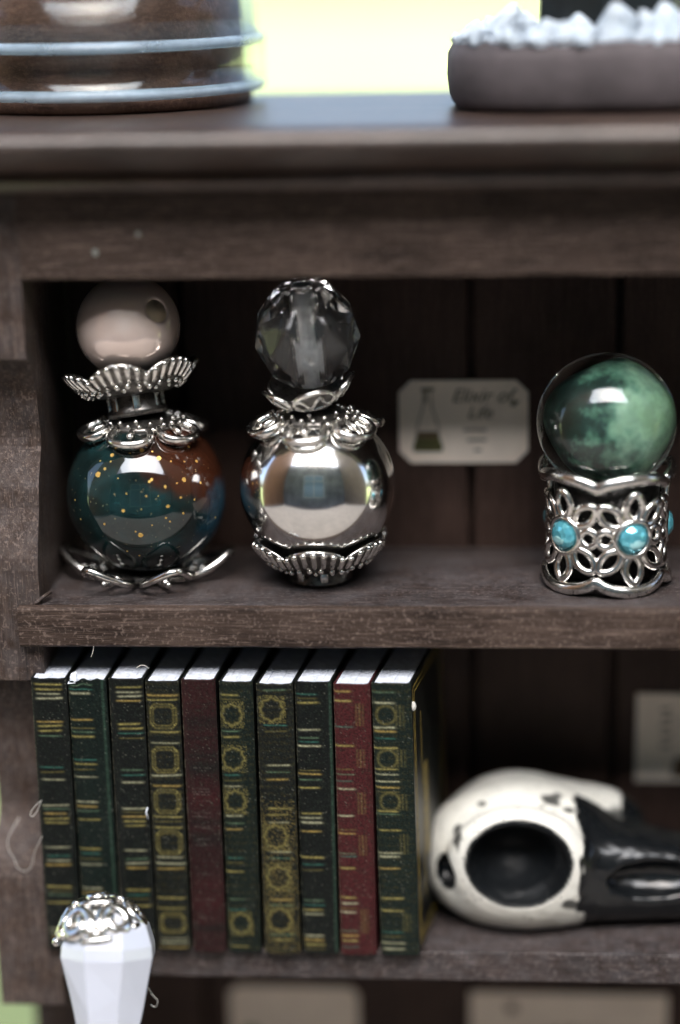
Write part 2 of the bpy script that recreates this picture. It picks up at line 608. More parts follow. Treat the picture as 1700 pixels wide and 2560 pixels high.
for sx in (-1, 1):
    obj('post', *box(sx * 1.5 - 0.05, sx * 1.5 + 0.05, -0.12, -0.02, 0.03, 2.45), plain('roof_post_paint', (0.2, 0.19, 0.18), 0.8), cn, False, 1.0)

# ------------------------------------------------------------------ the cabinet
YB = 20.0                                  # back wall
XL = P(-13, 1900, 3)[0]
XI = (P(50, 705, 0)[0] + P(100, 1470, -1)[0]) / 2
XR = 58.0
cab = thing('display_cabinet', (12, 10, ZT), 'dark stained wooden miniature display cabinet with open shelves', 'cabinet')
CO = np.array([12, 10, ZT])


def cobj(name, VF, mat, smooth=False, parent=None):
    V = [(v[0] - CO[0], v[1] - CO[1], v[2] - CO[2]) for v in VF[0]]
    return obj(name, V, VF[1], mat, parent or cab, smooth)


def zp(py, y=0.0, px=60):
    return P(px, py, y)[2]


Z_SH_T, Z_SH_B = zp(1521, -2.2, 400), zp(1619, -2.2, 400)
YLO = -1.7
Z_LO_T, Z_LO_B = zp(2379, YLO, 1100), zp(2453, YLO, 1100)
Z_BM_T, Z_BM_B = zp(468, 0, 700), zp(697, 0, 700)
YF = -7.0
Z_TOP = zp(318, YF + 1.2, 850)
Z_TB = zp(437, YF, 850)
Y_TBACK = PZ(850, 226, Z_TOP)[1]

keys = [(470, 0), (898, 0), (918, 1.6), (1010, 3.6), (1118, 4.4), (1250, 1.6), (1420, -1.0), (1692, -1.0), (1706, 1.0), (1850, 3.2), (2040, 3.6), (2175, -1.7), (2490, -1.7), (2520, 2.0), (2640, 13.0), (2800, 13.0), (2980, -4.0)]
prof = []
for (a, ya), (b_, yb) in zip(keys[:-1], keys[1:]):
    for k in range(6):
        s = k / 6
        e = s * s * (3 - 2 * s)
        py = a + (b_ - a) * s
        prof.append((ya + (yb - ya) * e, zp(py, 0)))
prof[0] = (0, Z_BM_T)
prof.append((-4.0, zp(2980, 0)))
prof.append((-4.0, ZT))
prof += [(YB + 2, ZT), (YB + 2, Z_BM_T)]
for x0, x1 in ((XL, XI), (XR, XR + (XI - XL))):
    cobj('side_panel', prism_x(prof, x0, x1), 'wood_z')


def shelf_plan(yfront, ystile, lip):
    xr2 = XR + lip
    xl2 = XI - lip
    return [(XI, YB), (XI, ystile), (xl2, ystile), (xl2, yfront), (xr2, yfront), (xr2, ystile), (XR, ystile), (XR, YB)]


def plan_prism(plan, z0, z1):
    n = len(plan)
    V = [(x, y, z0) for x, y in plan] + [(x, y, z1) for x, y in plan]
    F = [tuple(range(n))[::-1], tuple(range(n, 2 * n))] + [(i, (i + 1) % n, (i + 1) % n + n, i + n) for i in range(n)]
    return V, F


def fine_board(name, xs, y0, y1, z0, z1, mat, wob=0.05, seed=0):
    """board whose long front edges are a little uneven"""
    r_ = np.random.default_rng(seed)
    n = 90
    X = np.linspace(xs[0], xs[1], n)
    V, F = [], []
    b = 0.22
    ring = [(y1, z0), (y0 + b, z0), (y0, z0 + b), (y0, z1 - b), (y0 + b * 0.3, z1 - b * 0.3), (y0 + b, z1), (y1, z1)]
    jit = [np.convolve(r_.normal(0, wob, n + 4), np.ones(5) / 5, 'valid') for _ in ring]
    m = len(ring)
    for i, x in enumerate(X):
        for j, (y, z) in enumerate(ring):
            inner = j in (0, m - 1)
            V.append((x, y if inner else y + jit[j][i], z if inner else z + jit[(j + 2) % m][i] * 0.7))
    for i in range(n - 1):
        for j in range(m):
            j2 = (j + 1) % m
            F.append((i * m + j, (i + 1) * m + j, (i + 1) * m + j2, i * m + j2))
    F.append(tuple(range(m)))
    F.append(tuple((n - 1) * m + j for j in range(m))[::-1])
    return cobj(name, (V, F), mat)


XLIP = P(46, 1570, -2.2)[0]
sh = fine_board('shelf', (XI + 0.02, XR - 0.02), -1.0, YB, Z_SH_B, Z_SH_T, 'wood_top', 0.03, 3)
fine_board('shelf_front', (XLIP, XR + 2), -2.2, -1.06, Z_SH_B, Z_SH_T - 0.02, 'wood_x', 0.06, 5)
fine_board('shelf', (XI + 0.02, XR - 0.02), YLO, YB, Z_LO_B, Z_LO_T, 'wood_top', 0.06, 8)
cobj('base_board', box(XI + 0.02, XR - 0.02, -4.5, YB, ZT + 0.05, ZT + 9, 0.3), 'wood_top')
fine_board('top_rail', (XI + 0.02, XR - 0.02), 0.0, 4.0, Z_BM_B, Z_BM_T, 'wood_x', 0.04, 11)
cobj('ceiling_board', box(XI + 0.02, XR - 0.02, 4.03, YB, Z_BM_T - 4, Z_BM_T - 0.05), 'wood_x')
# crown: rounded top board over a small bead moulding
XA, XB = XL - 9, XR + (XI - XL) + 9
b0 = Z_TOP - Z_TB
cp = [(Y_TBACK, Z_TB), (YF + 3.6, Z_TB), (YF + 3.2, Z_TB + 0.25), (YF + 2.2, Z_TB + 0.9), (YF + 1.2, Z_TB + 1.7), (YF + 0.3, Z_TOP - 1.9)]
for k in range(9):
    a = R(k * 90 / 8)
    cp.append((YF + 1.9 - 1.9 * math.cos(a), Z_TOP - 1.5 + 1.5 * math.sin(a)))
cp += [(Y_TBACK - 0.4, Z_TOP), (Y_TBACK, Z_TOP - 0.4)]
cobj('crown_board', prism_x(cp[::-1], XA, XB), 'wood_crown')
mp = [(YB + 2.4, Z_BM_T + 0.03), (-2.6, Z_BM_T + 0.03)]
for k in range(7):
    a = R(-80 + k * 160 / 6)
    mp.append((-2.8 - 0.9 * math.cos(a), (Z_BM_T + Z_TB) / 2 + (Z_TB - Z_BM_T) * 0.46 * math.sin(a)))
mp += [(-2.6, Z_TB - 0.03), (YB + 2.4, Z_TB - 0.03)]
cobj('crown_moulding', prism_x(mp[::-1], XL - 3.5, XR + (XI - XL) + 3.5), 'wood_crown', True)
# back planks, one by one
cobj('back_board', box(XI + 0.02, XR - 0.02, YB + 1.75, YB + 2.3, ZT + 0.1, Z_BM_T - 0.02), 'plank')
xg = P(1178, 1050, YB)[0]
pitch = P(1545, 1050, YB)[0] - xg
xs = sorted([xg + k * pitch for k in range(-6, 6)])
xs = [x for x in xs if XI + 3 < x < XR - 3]
edges = [XI + 0.05] + xs + [XR - 0.05]
for a, b_ in zip(edges[:-1], edges[1:]):
    cobj('plank', box(a + 0.42, b_ - 0.42, YB + 0.02, YB + 1.72, ZT + 0.15, Z_BM_T - 0.05, 0.35), 'plank')


# ------------------------------------------------------------------ silver findings
def ridged_cup(parent, rim_r, h, foot_r, foot_h, mat4, petals=6, phase=0.0, per=7):
    """scalloped bead cap with upright ridges round the rim"""
    def lobe(a):
        return abs(math.cos(petals / 2 * (a - phase))) ** 0.7

    def S(a, t_):
        L = lobe(a)
        g = t_ ** 0.72
        rad = foot_r + (rim_r * (0.90 + 0.10 * L) - foot_r) * g
        z = foot_h + (h * (0.74 + 0.26 * L) - foot_h) * (t_ ** 1.7 * 0.85 + t_ * 0.15)
        return np.array([rad * math.cos(a), rad * math.sin(a), z])
    n, m = 144, 12
    V, F = [], []
    for i in range(m + 1):
        for k in range(n):
            V.append(S(2 * math.pi * k / n, i / m))
    for i in range(m, -1, -1):
        for k in range(n):
            p = S(2 * math.pi * k / n, i / m)
            V.append((p[0] * 0.93, p[1] * 0.93, p[2] + 0.12 * (i < m)))
    rows = 2 * m + 2
    for i in range(rows - 1):
        for k in range(n):
            k2 = (k + 1) % n
            F.append((i * n + k, i * n + k2, (i + 1) * n + k2, (i + 1) * n + k))
    cup = obj('bead_cap', *xform((V, F), mat4), 'oxide', parent)
    Vl, Fl = [], []
    for i in range(m + 1):
        for k in range(n):
            p = S(2 * math.pi * k / n, 0.25 + 0.74 * i / m)
            Vl.append((p[0] * 0.915, p[1] * 0.915, p[2] + 0.16))
    for i in range(m):
        for k in range(n):
            k2 = (k + 1) % n
            Fl.append((i * n + k, (i + 1) * n + k, (i + 1) * n + k2, i * n + k2))
    obj('cap_lining', *xform((Vl, Fl), mat4), 'silver', cup)
    fm = Mesh()
    fm.add(*xform(lathe([(foot_r * 0.8, 0), (foot_r * 1.12, 0.05), (foot_r * 1.15, foot_h * 0.3), (foot_r * 0.92, foot_h * 0.55), (foot_r * 1.02, foot_h + 0.15), (foot_r * 0.5, foot_h + 0.2)], 40), mat4))
    obj('foot', fm.V, fm.F, 'oxide', cup)
    for k in range(7):
        a = 2 * math.pi * (k + 0.5) / 7
        c0 = (foot_r * 1.02 * math.cos(a), foot_r * 1.02 * math.sin(a))
        V_, F_ = box(-0.45, 0.45, -0.22, 0.22, foot_h * 0.1, foot_h * 1.05, 0.15)
        rot = Matrix.Translation((c0[0], c0[1], 0)) @ Matrix.Rotation(a + math.pi / 2, 4, 'Z')
        obj('prong', *xform((V_, F_), mat4 @ rot), 'silver', cup)
    tot = petals * per
    for k in range(tot):
        a = 2 * math.pi * (k + 0.5) / tot
        pts, nor = [], []
        for t_ in np.linspace(0.60, 1.0, 7):
            p = S(a, t_)
            e = 0.10
            q = S(a, max(t_ - 0.05, 0))
            tg = (p - q) / np.linalg.norm(p - q)
            out = np.array([math.cos(a), math.sin(a), 0])
            nn = out - tg * np.dot(out, tg)
            nn /= np.linalg.norm(nn)
            pts.append(p + nn * e)
            nor.append(nn)
        wd = rim_r * math.pi / tot * 0.62
        obj('ridge', *xform(sweep(pts, wd, 0.32, nor, n=8, taper=[0.7, 0.95, 1, 1, 1, 1, 0.9]), mat4), 'silver', cup)
    for row, t_ in enumerate((0.50, 0.36)):
        cnt = tot - 12 * (row + 1)
        for k in range(cnt):
            a = 2 * math.pi * (k + 0.5 * row) / cnt
            p = S(a, t_)
            obj('stud', *xform(sphere(0.36 - 0.07 * row, 8, 6, (p[0] * 1.02, p[1] * 1.02, p[2] - 0.1)), mat4), 'silver', cup)
    # bright rim following the scallops
    pts = [S(2 * math.pi * k / n, 1.0) * np.array([0.97, 0.97, 1]) for k in range(n)]
    obj('rim', *xform(sweep(pts, 0.16, 0.16, closed=True, n=6), mat4), 'silver', cup)
    return cup


def flower_cap(parent, C, rad, phase, p_out=R(44), p_in=R(25), petals=6):
    """open flower cap lying on the bead (centre C, radius rad): looped petals, pegs and beads"""
    def pt(phi, pol, off):
        r_ = rad + off
        v = np.array([math.sin(pol) * math.cos(phi), math.sin(pol) * math.sin(phi), math.cos(pol)])
        return np.array(C) + v * r_, v
    disc = []
    for i in range(10):
        pol = p_in * 1.1 * i / 9
        disc.append((max((rad + 0.1) * math.sin(pol), 0.01), C[2] + (rad + 0.35) * math.cos(pol)))
    disc = disc[::-1]
    V, F = lathe([(disc[0][0], disc[0][1] - 0.45)] + disc, 48)
    cap = obj('flower_cap', [(x + C[0], y + C[1], z) for x, y, z in V], F, 'oxide', parent)
    for k in range(petals):
        pc = phase + 2 * math.pi * k / petals
        pts, nor = [], []
        for s in np.linspace(0.06, math.pi - 0.06, 22):
            phi = pc + R(28.5) * math.cos(s) * (0.80 + 0.2 * math.sin(s))
            pol = p_in + (p_out - p_in) * math.sin(s) ** 0.62
            p, v = pt(phi, pol, 0.35 + 0.75 * math.sin(s))
            pts.append(p)
            nor.append(v)
        pe = obj('petal', *sweep(pts, 0.42, 0.64, nor, n=10), 'silver', cap)
        pts, nor = [], []
        for s in np.linspace(0, 1, 7):
            p, v = pt(pc, p_in + (p_out - p_in) * (0.12 + 0.52 * s), 0.45 + 0.25 * s)
            pts.append(p)
            nor.append(v)
        obj('peg', *sweep(pts, 0.42, 0.42, nor, n=8, taper=[0.6, 0.8, 0.9, 1, 1, 0.9, 0.5]), 'silver', pe)
        for dphi, pol in ((-0.16, 0.98), (0.16, 0.98), (0.0, 0.72), (0.5, 0.86)):
            p, v = pt(pc + dphi, p_in * pol, 0.42)
            obj('bead', *sphere(0.30, 8, 6, p), 'silver', cap)
        p0, v0 = pt(pc + math.pi / petals, p_in * 1.1, 0.30)
        obj('bead', *sphere(0.34, 8, 6, p0), 'silver', cap)
    return cap


# ------------------------------------------------------------------ bottle one: dark resin bead, pearl stopper
Y1 = PZ(370, 1440, Z_SH_T)[1]
base1 = np.array([P(370, 1440, Y1)[0], Y1, Z_SH_T + 0.03])
def loc1(px, py, y=Y1):
    return P(px, py, y) - base1
b1 = thing('potion_bottle', base1, 'ornamental bottle with dark marbled resin globe flecked with gold, silver caps and pearl stopper', 'bottle', 'bead potion bottles')
oc = loc1(367, 1233)
orb_r = 8.85
oc[2] = max(oc[2], orb_r + 0.45)
globe = obj('globe', *sphere(orb_r, 96, 64), 'resin', b1)
globe.location = Vector([float(v) for v in oc]) * MM
# gold flecks, each a thin flake on the bead (photo pixel, size in pixels)
fl = [(280, 1138, 11), (397, 1145, 13), (245, 1186, 17), (262, 1172, 9), (379, 1199, 7), (373, 1204, 7), (413, 1217, 8), (460, 1199, 12), (491, 1153, 10), (308, 1277, 9),
      (420, 1266, 10), (352, 1338, 13), (452, 1244, 7), (486, 1249, 5), (261, 1310, 6), (366, 1240, 5), (415, 1295, 5), (425, 1304, 5), (458, 1283, 6), (380, 1313, 4),
      (251, 1152, 5), (277, 1154, 5), (381, 1129, 5), (427, 1153, 5), (461, 1154, 5), (316, 1234, 4), (353, 1273, 4), (355, 1126, 11), (442, 1208, 5), (501, 1207, 7),
      (202, 1298, 6), (188, 1250, 5), (538, 1294, 6), (325, 1133, 4), (295, 1196, 3), (339, 1329, 4), (396, 1240, 3), (472, 1117, 7), (426, 1102, 6), (318, 1378, 5), (349, 1389, 5)]
wc = oc + base1
for px, py, sz in fl:
    v = ray(px, py)
    v = v / np.linalg.norm(v)
    m_ = CAM - wc
    bq = np.dot(m_, v)
    disc = bq * bq - (np.dot(m_, m_) - orb_r ** 2)
    if disc < 0:
        continue
    hit = m_ + v * (-bq - math.sqrt(disc))
    nrm = Vector(hit).normalized()
    q = nrm.to_track_quat('Z', 'Y').to_matrix().to_4x4()
    rad = sz * 0.0435 * 0.54
    k = random.randint(6, 8)
    ring = [(rad * random.uniform(0.75, 1.15) * math.cos(2 * math.pi * i / k), rad * random.uniform(0.75, 1.15) * math.sin(2 * math.pi * i / k)) for i in range(k)]
    V = [(x, y, -0.05) for x, y in ring] + [(x * 0.9, y * 0.9, 0.025) for x, y in ring]
    F = [tuple(range(k, 2 * k))] + [(i, (i + 1) % k, (i + 1) % k + k, i + k) for i in range(k)]
    o = obj('gold_fleck', *xform((V, F), Matrix.Translation(Vector(hit) * 0.9995) @ q), 'gold', globe, False)
# leaf petals under the globe
bcap = obj('base_cap', *lathe([(3.6, 0.0), (4.0, 0.15), (4.2, 0.5), (3.6, 1.2), (2.0, 0.9), (0.5, 0.5)], 48), 'oxide', b1)
for k in range(6):
    a = R(-90 + 30 + 60 * k - 2)
    ca, sa = math.cos(a), math.sin(a)
    pts, nor = [], []
    for s in np.linspace(0, 1, 26):
        t_ = 1 - abs(2 * s - 1)                   # 0 at the root, 1 at the tip
        side = (1 if s < 0.5 else -1)
        ww = 3.1 * math.sin(math.pi * min(t_, 1) ** 0.85) ** 0.8 * 0.86
        rad = 3.4 + 6.5 * t_
        z = 0.55 + 0.55 * t_ + 2.3 * t_ ** 2.2
        lat = side * ww
        pts.append((rad * ca - lat * sa, rad * sa + lat * ca, z))
        nor.append((-0.5 * ca, -0.5 * sa, 0.85))
    leaf = obj('leaf_petal', *sweep(pts, 0.34, 0.42, nor, n=8), 'silver', bcap)
    for rad, sz in ((5.0, 0.65), (6.2, 0.55), (7.2, 0.4)):
        obj('bead', *sphere(sz, 10, 8, (rad * ca, rad * sa, 0.75 + 0.03 * rad)), 'silver', leaf)
flower_cap(b1, tuple(oc), orb_r, R(-96))
# neck, cup, pearl
pz = loc1(320, 815)
neck_b = np.array([oc[0] - 0.2, oc[1], oc[2] + orb_r + 0.2])
mt = tilt(-12, -9, tuple(loc1(346, 1040)))
ridged_cup(b1, 7.4, 5.6, 2.9, 2.3, mt, phase=R(-93))
ax = mt.to_3x3() @ Vector((0, 0, 1))
pearl_c = Vector(pz)
pr, hole_r = 5.7, 1.25
hd = Vector((0.70, -0.62, 0.42)).normalized()
prof = [(hole_r, pr * math.cos(math.asin(hole_r / pr)) - 2.2), (hole_r, pr * math.cos(math.asin(hole_r / pr)) - 0.12)]
for i in range(45):
    a = math.asin((hole_r + 0.13) / pr) + (math.pi - 0.25) * i / 44
    prof.append((max(pr * math.sin(a), 0.02), pr * math.cos(a)))
qm = Matrix.Translation(pearl_c) @ hd.to_track_quat('Z', 'Y').to_matrix().to_4x4()
pe = obj('pearl', *xform(lathe(prof[::-1], 80), qm), 'pearl', b1)
hv = lathe([(hole_r * 1.05, prof[1][1] + 0.02), (hole_r * 0.97, prof[1][1] - 0.3), (hole_r * 0.97, prof[0][1] + 0.1)], 32)
obj('drill_hole', *xform(hv, qm), 'pearl_hole', pe)

# ------------------------------------------------------------------ bottle two: silver bead, faceted clear stopper
Y2 = PZ(802, 1448, Z_SH_T)[1]
base2 = np.array([P(802, 1448, Y2)[0], Y2, Z_SH_T + 0.03])
def loc2(px, py, y=Y2):
    return P(px, py, y) - base2
b2 = thing('potion_bottle', base2, 'ornamental bottle with polished silver globe, ridged silver foot and clear faceted stopper', 'bottle', 'bead potion bottles')
sc_ = loc2(793, 1212)
sr = 8.6
sb = obj('globe', *sphere(sr, 96, 64), 'mirror', b2)
sb.location = Vector([float(v) for v in sc_]) * MM
ridged_cup(b2, 7.55, 5.3, 3.0, 1.6, tilt(0, -1.0, (0, 0, 0)), phase=R(-90))
flower_cap(b2, tuple(sc_), sr, R(-98), p_out=R(48), p_in=R(27))
# small scrolled cup
cc = loc2(782, 1022)
m2 = tilt(6, -9, tuple(cc))
scup = obj('scroll_cap', *xform(lathe([(2.6, -0.6), (1.9, 0.1), (1.7, 0.6), (2.4, 1.2), (3.6, 1.9), (3.9, 2.3), (3.5, 2.2), (2.0, 1.3), (0.5, 0.9)], 48), m2), 'oxide', b2)
for k in range(5):
    a = R(-78 + 72 * k)
    def sp(u_, v_, off=0.0):
        ang = a + u_
        rad = 1.9 + 2.9 * v_ ** 0.8
        z = 0.9 + 2.6 * v_ ** 1.6
        out = np.array([math.cos(ang), math.sin(ang), -0.55])
        out /= np.linalg.norm(out)
        return np.array([rad * math.cos(ang), rad * math.sin(ang), z]) + out * off, out
    # plate
    V, F = [], []
    nu_, nv_ = 12, 7
    for side in (0, 0.28):
        for i in range(nu_ + 1):
            for j in range(nv_ + 1):
                u_ = (i / nu_ - 0.5) * 2
                vmax = math.sqrt(max(1 - (abs(u_)) ** 2.6, 0)) * 0.85 + 0.15
                p, _ = sp(u_ * R(33), 0.12 + vmax * 0.88 * j / nv_, side)
                V.append(p)
    st = (nu_ + 1) * (nv_ + 1)
    for i in range(nu_):
        for j in range(nv_):
            q = i * (nv_ + 1) + j
            F.append((q, q + 1, q + nv_ + 2, q + nv_ + 1))
            F.append((st + q, st + q + nv_ + 1, st + q + nv_ + 2, st + q + 1))
    pl = obj('petal', *xform((V, F), m2), 'oxide', scup)
    pts, nor = [], []
    for s in np.linspace(0, 2 * math.pi, 30)[:-1]:
        u_ = math.cos(s)
        v_ = 0.55 + 0.43 * math.sin(s)
        p, o_ = sp(u_ * R(32), v_, 0.32)
        pts.append(p); nor.append(o_)
    obj('rim', *xform(sweep(pts, 0.24, 0.24, nor, True, 8), m2), 'silver', pl)
    pts, nor = [], []
    for s in np.linspace(-1, 1, 24):
        p, o_ = sp(s * R(25), 0.58 + 0.20 * math.sin(s * 5.6), 0.34)
        pts.append(p); nor.append(o_)
    obj('scroll', *xform(sweep(pts, 0.2, 0.22, nor, False, 8), m2), 'silver', pl)
# faceted bead: 10 sides, drilled along its axis
cr = loc2(767, 834)
nf = 8
rings = [(2.9, 5.5, 0), (5.45, 2.3, 0.5), (5.75, -1.0, 0), (4.4, -4.0, 0.5), (2.7, -5.4, 0)]
V, F = [], []
for r_, z, ph in rings:
    for k in range(nf):
        a = 2 * math.pi * (k + ph) / nf + 0.12
        V.append((r_ * math.cos(a), r_ * math.sin(a), z))
for i in range(len(rings) - 1):
    ph0, ph1 = rings[i][2], rings[i + 1][2]
    for k in range(nf):
        k2 = (k + 1) % nf
        A, A2, B, B2 = i * nf + k, i * nf + k2, (i + 1) * nf + k, (i + 1) * nf + k2
        if ph0 == 0:
            F += [(A, B, A2), (B, B2, A2)]
        else:
            F += [(A, B2, A2), (A, B, B2)]
nb = len(V)
nh = 16
for zz in (5.55, -5.5):
    for k in range(nh):
        a = 2 * math.pi * k / nh + 0.12
        V.append((1.2 * math.cos(a), 1.2 * math.sin(a), zz))
for k in range(nh):
    k2 = (k + 1) % nh
    F.append((nb + k, nb + nh + k, nb + nh + k2, nb + k2)[::-1])
for ringi, hole, flip in ((0, nb, 0), (len(rings) - 1, nb + nh, 1)):
    for k in range(nf):
        k2 = (k + 1) % nf
        h0, h1, h2 = hole + 2 * k, hole + 2 * k + 1, hole + (2 * k + 2) % nh
        f1 = [(ringi * nf + k, ringi * nf + k2, h1), (ringi * nf + k, h1, h0), (h1, ringi * nf + k2, h2)]
        F += [f[::-1] for f in f1] if flip else f1
bm = bmesh.new()
mc = Matrix.Translation(Vector(cr)) @ Matrix.Rotation(R(-4), 4, 'Y') @ Matrix.Rotation(R(8), 4, 'X')
bv = [bm.verts.new(mc @ Vector(v)) for v in V]
for f in F:
    try:
        bm.faces.new([bv[i] for i in f])
    except ValueError:
        pass
bmesh.ops.recalc_face_normals(bm, faces=bm.faces[:])
bm.verts.index_update()
_ed = [e for e in bm.edges if all(v.index < nb for v in e.verts)]
bmesh.ops.bevel(bm, geom=_ed, offset=0.09, segments=1, affect='EDGES', profile=0.5)
bmesh.ops.recalc_face_normals(bm, faces=bm.faces[:])
bm.verts.index_update()
obj('faceted_stopper', [tuple(v.co) for v in bm.verts], [[v.index for v in f.verts] for f in bm.faces], 'crystal', b2, False)
obj('bore_lining', *xform(lathe([(1.12, -5.4), (1.16, -5.4), (1.16, 5.4), (1.12, 5.4)], 28, True), mc), 'bore', b2)
bm.free()

# ------------------------------------------------------------------ openwork ring carrying the green ball
Y3 = 8.2
base3 = np.array([P(1513, 1440, Y3)[0], Y3, Z_SH_T + 0.03])
ring_t = thing('openwork_ring', base3, 'silver openwork flower ring set with aqua gems, used as a stand', 'ring')
HT = P(1513, 1188, Y3 - 6)[2] - base3[2]
ZM = P(1513, 1350, Y3 - 6.2)[2] - base3[2]
fphi = [R(-90 + 24 + 72 * k) for k in range(5)]


def rrad(z):
    s = (z - ZM) / (HT / 2)
    return 6.05 + 0.85 * s * s


def rp(phi, z, off=0.0):
    r_ = rrad(z) + off
    return np.array([r_ * math.cos(phi), r_ * math.sin(phi), z])


for top in (1, 0):
    pts, nor = [], []
    for k in range(150):
        phi = 2 * math.pi * k / 150
        rel = (phi - fphi[0]) / R(72)
        lob = abs(math.cos(math.pi * rel)) ** 0.55
        z = (HT - 1.6 + 1.15 * lob) if top else (1.95 - 1.35 * lob)
        pts.append(rp(phi, z, 0.15)); nor.append((math.cos(phi), math.sin(phi), 0.0))
    obj('scalloped_edge', *sweep(pts, 0.70, 0.55, nor, True, 10), 'silver', ring_t)
for f0 in fphi:
    zc = ZM
    # eight looped petals
    bez = None
    pts, nor = [], []
    for s in np.linspace(0, 2 * math.pi, 28)[:-1]:
        ph = f0 + 1.95 * math.cos(s) / 6.05
        pts.append(rp(ph, zc + 1.95 * math.sin(s), 0.25)); nor.append((math.cos(f0), math.sin(f0), 0))
    bez = obj('flower', *sweep(pts, 0.36, 0.45, nor, True, 8), 'silver', ring_t)
    for k in range(8):
        th = k * math.pi / 4
        L0, L1 = 1.95, (4.95 if k % 4 == 2 else 4.35 if k % 4 == 0 else 5.0)
        if k % 4 == 0:
            L1 = 3.9
        pts, nor = [], []
        for s in np.linspace(0, 2 * math.pi, 24)[:-1]:
            al = (L0 + L1) / 2 + (L1 - L0) / 2 * math.cos(s)
            la = 0.90 * math.sin(s) * (1 - 0.25 * math.cos(s) ** 2)
            x_ = al * math.cos(th) - la * math.sin(th)
            z_ = al * math.sin(th) + la * math.cos(th)
            pts.append(rp(f0 + x_ / 6.05, zc + z_, 0.1)); nor.append((math.cos(f0 + x_ / 6.05), math.sin(f0 + x_ / 6.05), 0))
        obj('petal_loop', *sweep(pts, 0.46, 0.42, nor, True, 8), 'silver', bez)
    # gem: faceted dome
    V, F = [], []
    rows = [(1.68, 0.15), (1.55, 0.6), (1.1, 1.0), (0.62, 1.18)]
    ng = 12
    for i, (r_, h_) in enumerate(rows):
        for k in range(ng):
            a = 2 * math.pi * (k + 0.5 * (i % 2)) / ng
            lx, lz = r_ * math.cos(a), r_ * math.sin(a)
            V.append((lx, lz, h_))
    for i in range(len(rows) - 1):
        for k in range(ng):
            k2 = (k + 1) % ng
            A, A2, B, B2 = i * ng + k, i * ng + k2, (i + 1) * ng + k, (i + 1) * ng + k2
            F += [(A, A2, B), (A2, B2, B)] if i % 2 == 0 else [(A, A2, B2), (A, B2, B)]
    F.append(tuple(3 * ng + k for k in range(ng)))
    out = Vector((math.cos(f0), math.sin(f0), 0))
    side = Vector((-math.sin(f0), math.cos(f0), 0))
    mg = Matrix(((side.x, 0, out.x, out.x * 6.15), (side.y, 0, out.y, out.y * 6.15), (0, 1, 0, zc), (0, 0, 0, 1)))
    gm = obj('gem', *xform((V, F), mg), 'gem', bez, False)
    # small pale plate painting the glint low on the stone
    pts = [(1.12 * math.cos(a) * 0.8, -0.35 + 0.55 * math.sin(a), 1.10) for a in np.linspace(0, 2 * math.pi, 10)[:-1]]
    n_ = len(pts)
    V = pts + [(x, y, 1.24 - 0.10 * (x * x + y * y)) for x, y, z in [(p[0] * 0.55, -0.35 + (p[1] + 0.35) * 0.55, 0) for p in pts]]
    F = [(i, (i + 1) % n_, (i + 1) % n_ + n_, i + n_) for i in range(n_)] + [tuple(range(n_, 2 * n_))]
    obj('painted_glint', *xform((V, F), mg), 'gem_glint', gm, False)
obj('shade_lining', *lathe([(5.75, 1.6), (5.55, ZM), (5.75, HT - 1.7), (5.60, HT - 1.7), (5.40, ZM), (5.60, 1.6)], 60, True), 'ring_shade', ring_t)  # dark sheet put in for the shade behind the openwork
bc = P(1516, 1054, Y3) - base3
br = 7.5
zs = bc[2] - br
obj('glue_seat', *lathe([(0.3, HT - 3.6), (5.2, HT - 3.4), (5.5, HT - 1.4), (5.0, HT - 0.5), (4.2, zs + 1.15), (0.2, zs + 0.06 if zs > HT - 3.5 else zs + 0.02)], 40), 'glue', ring_t)
ball = thing('marbled_ball', base3 + bc - np.array([0, 0, br]), 'glossy green marbled glass ball resting on the silver ring', 'glass ball')
obj('glass_shell', *sphere(br, 96, 64, (0, 0, br)), 'ball_glass', ball)
V, F = sphere(1.0, 64, 40)
core = obj('marbled_core', [((x * 4.75) * (1 + 0.10 * math.sin(3.1 * z + 2 * y)) , y * 4.5 * (1 + 0.08 * math.sin(4 * x + z)), z * 4.75 * (1 + 0.05 * math.sin(5 * x))) for x, y, z in V], F, 'ball', ball)
core.location = Vector((0.35, -0.1, br - 0.1)) * MM

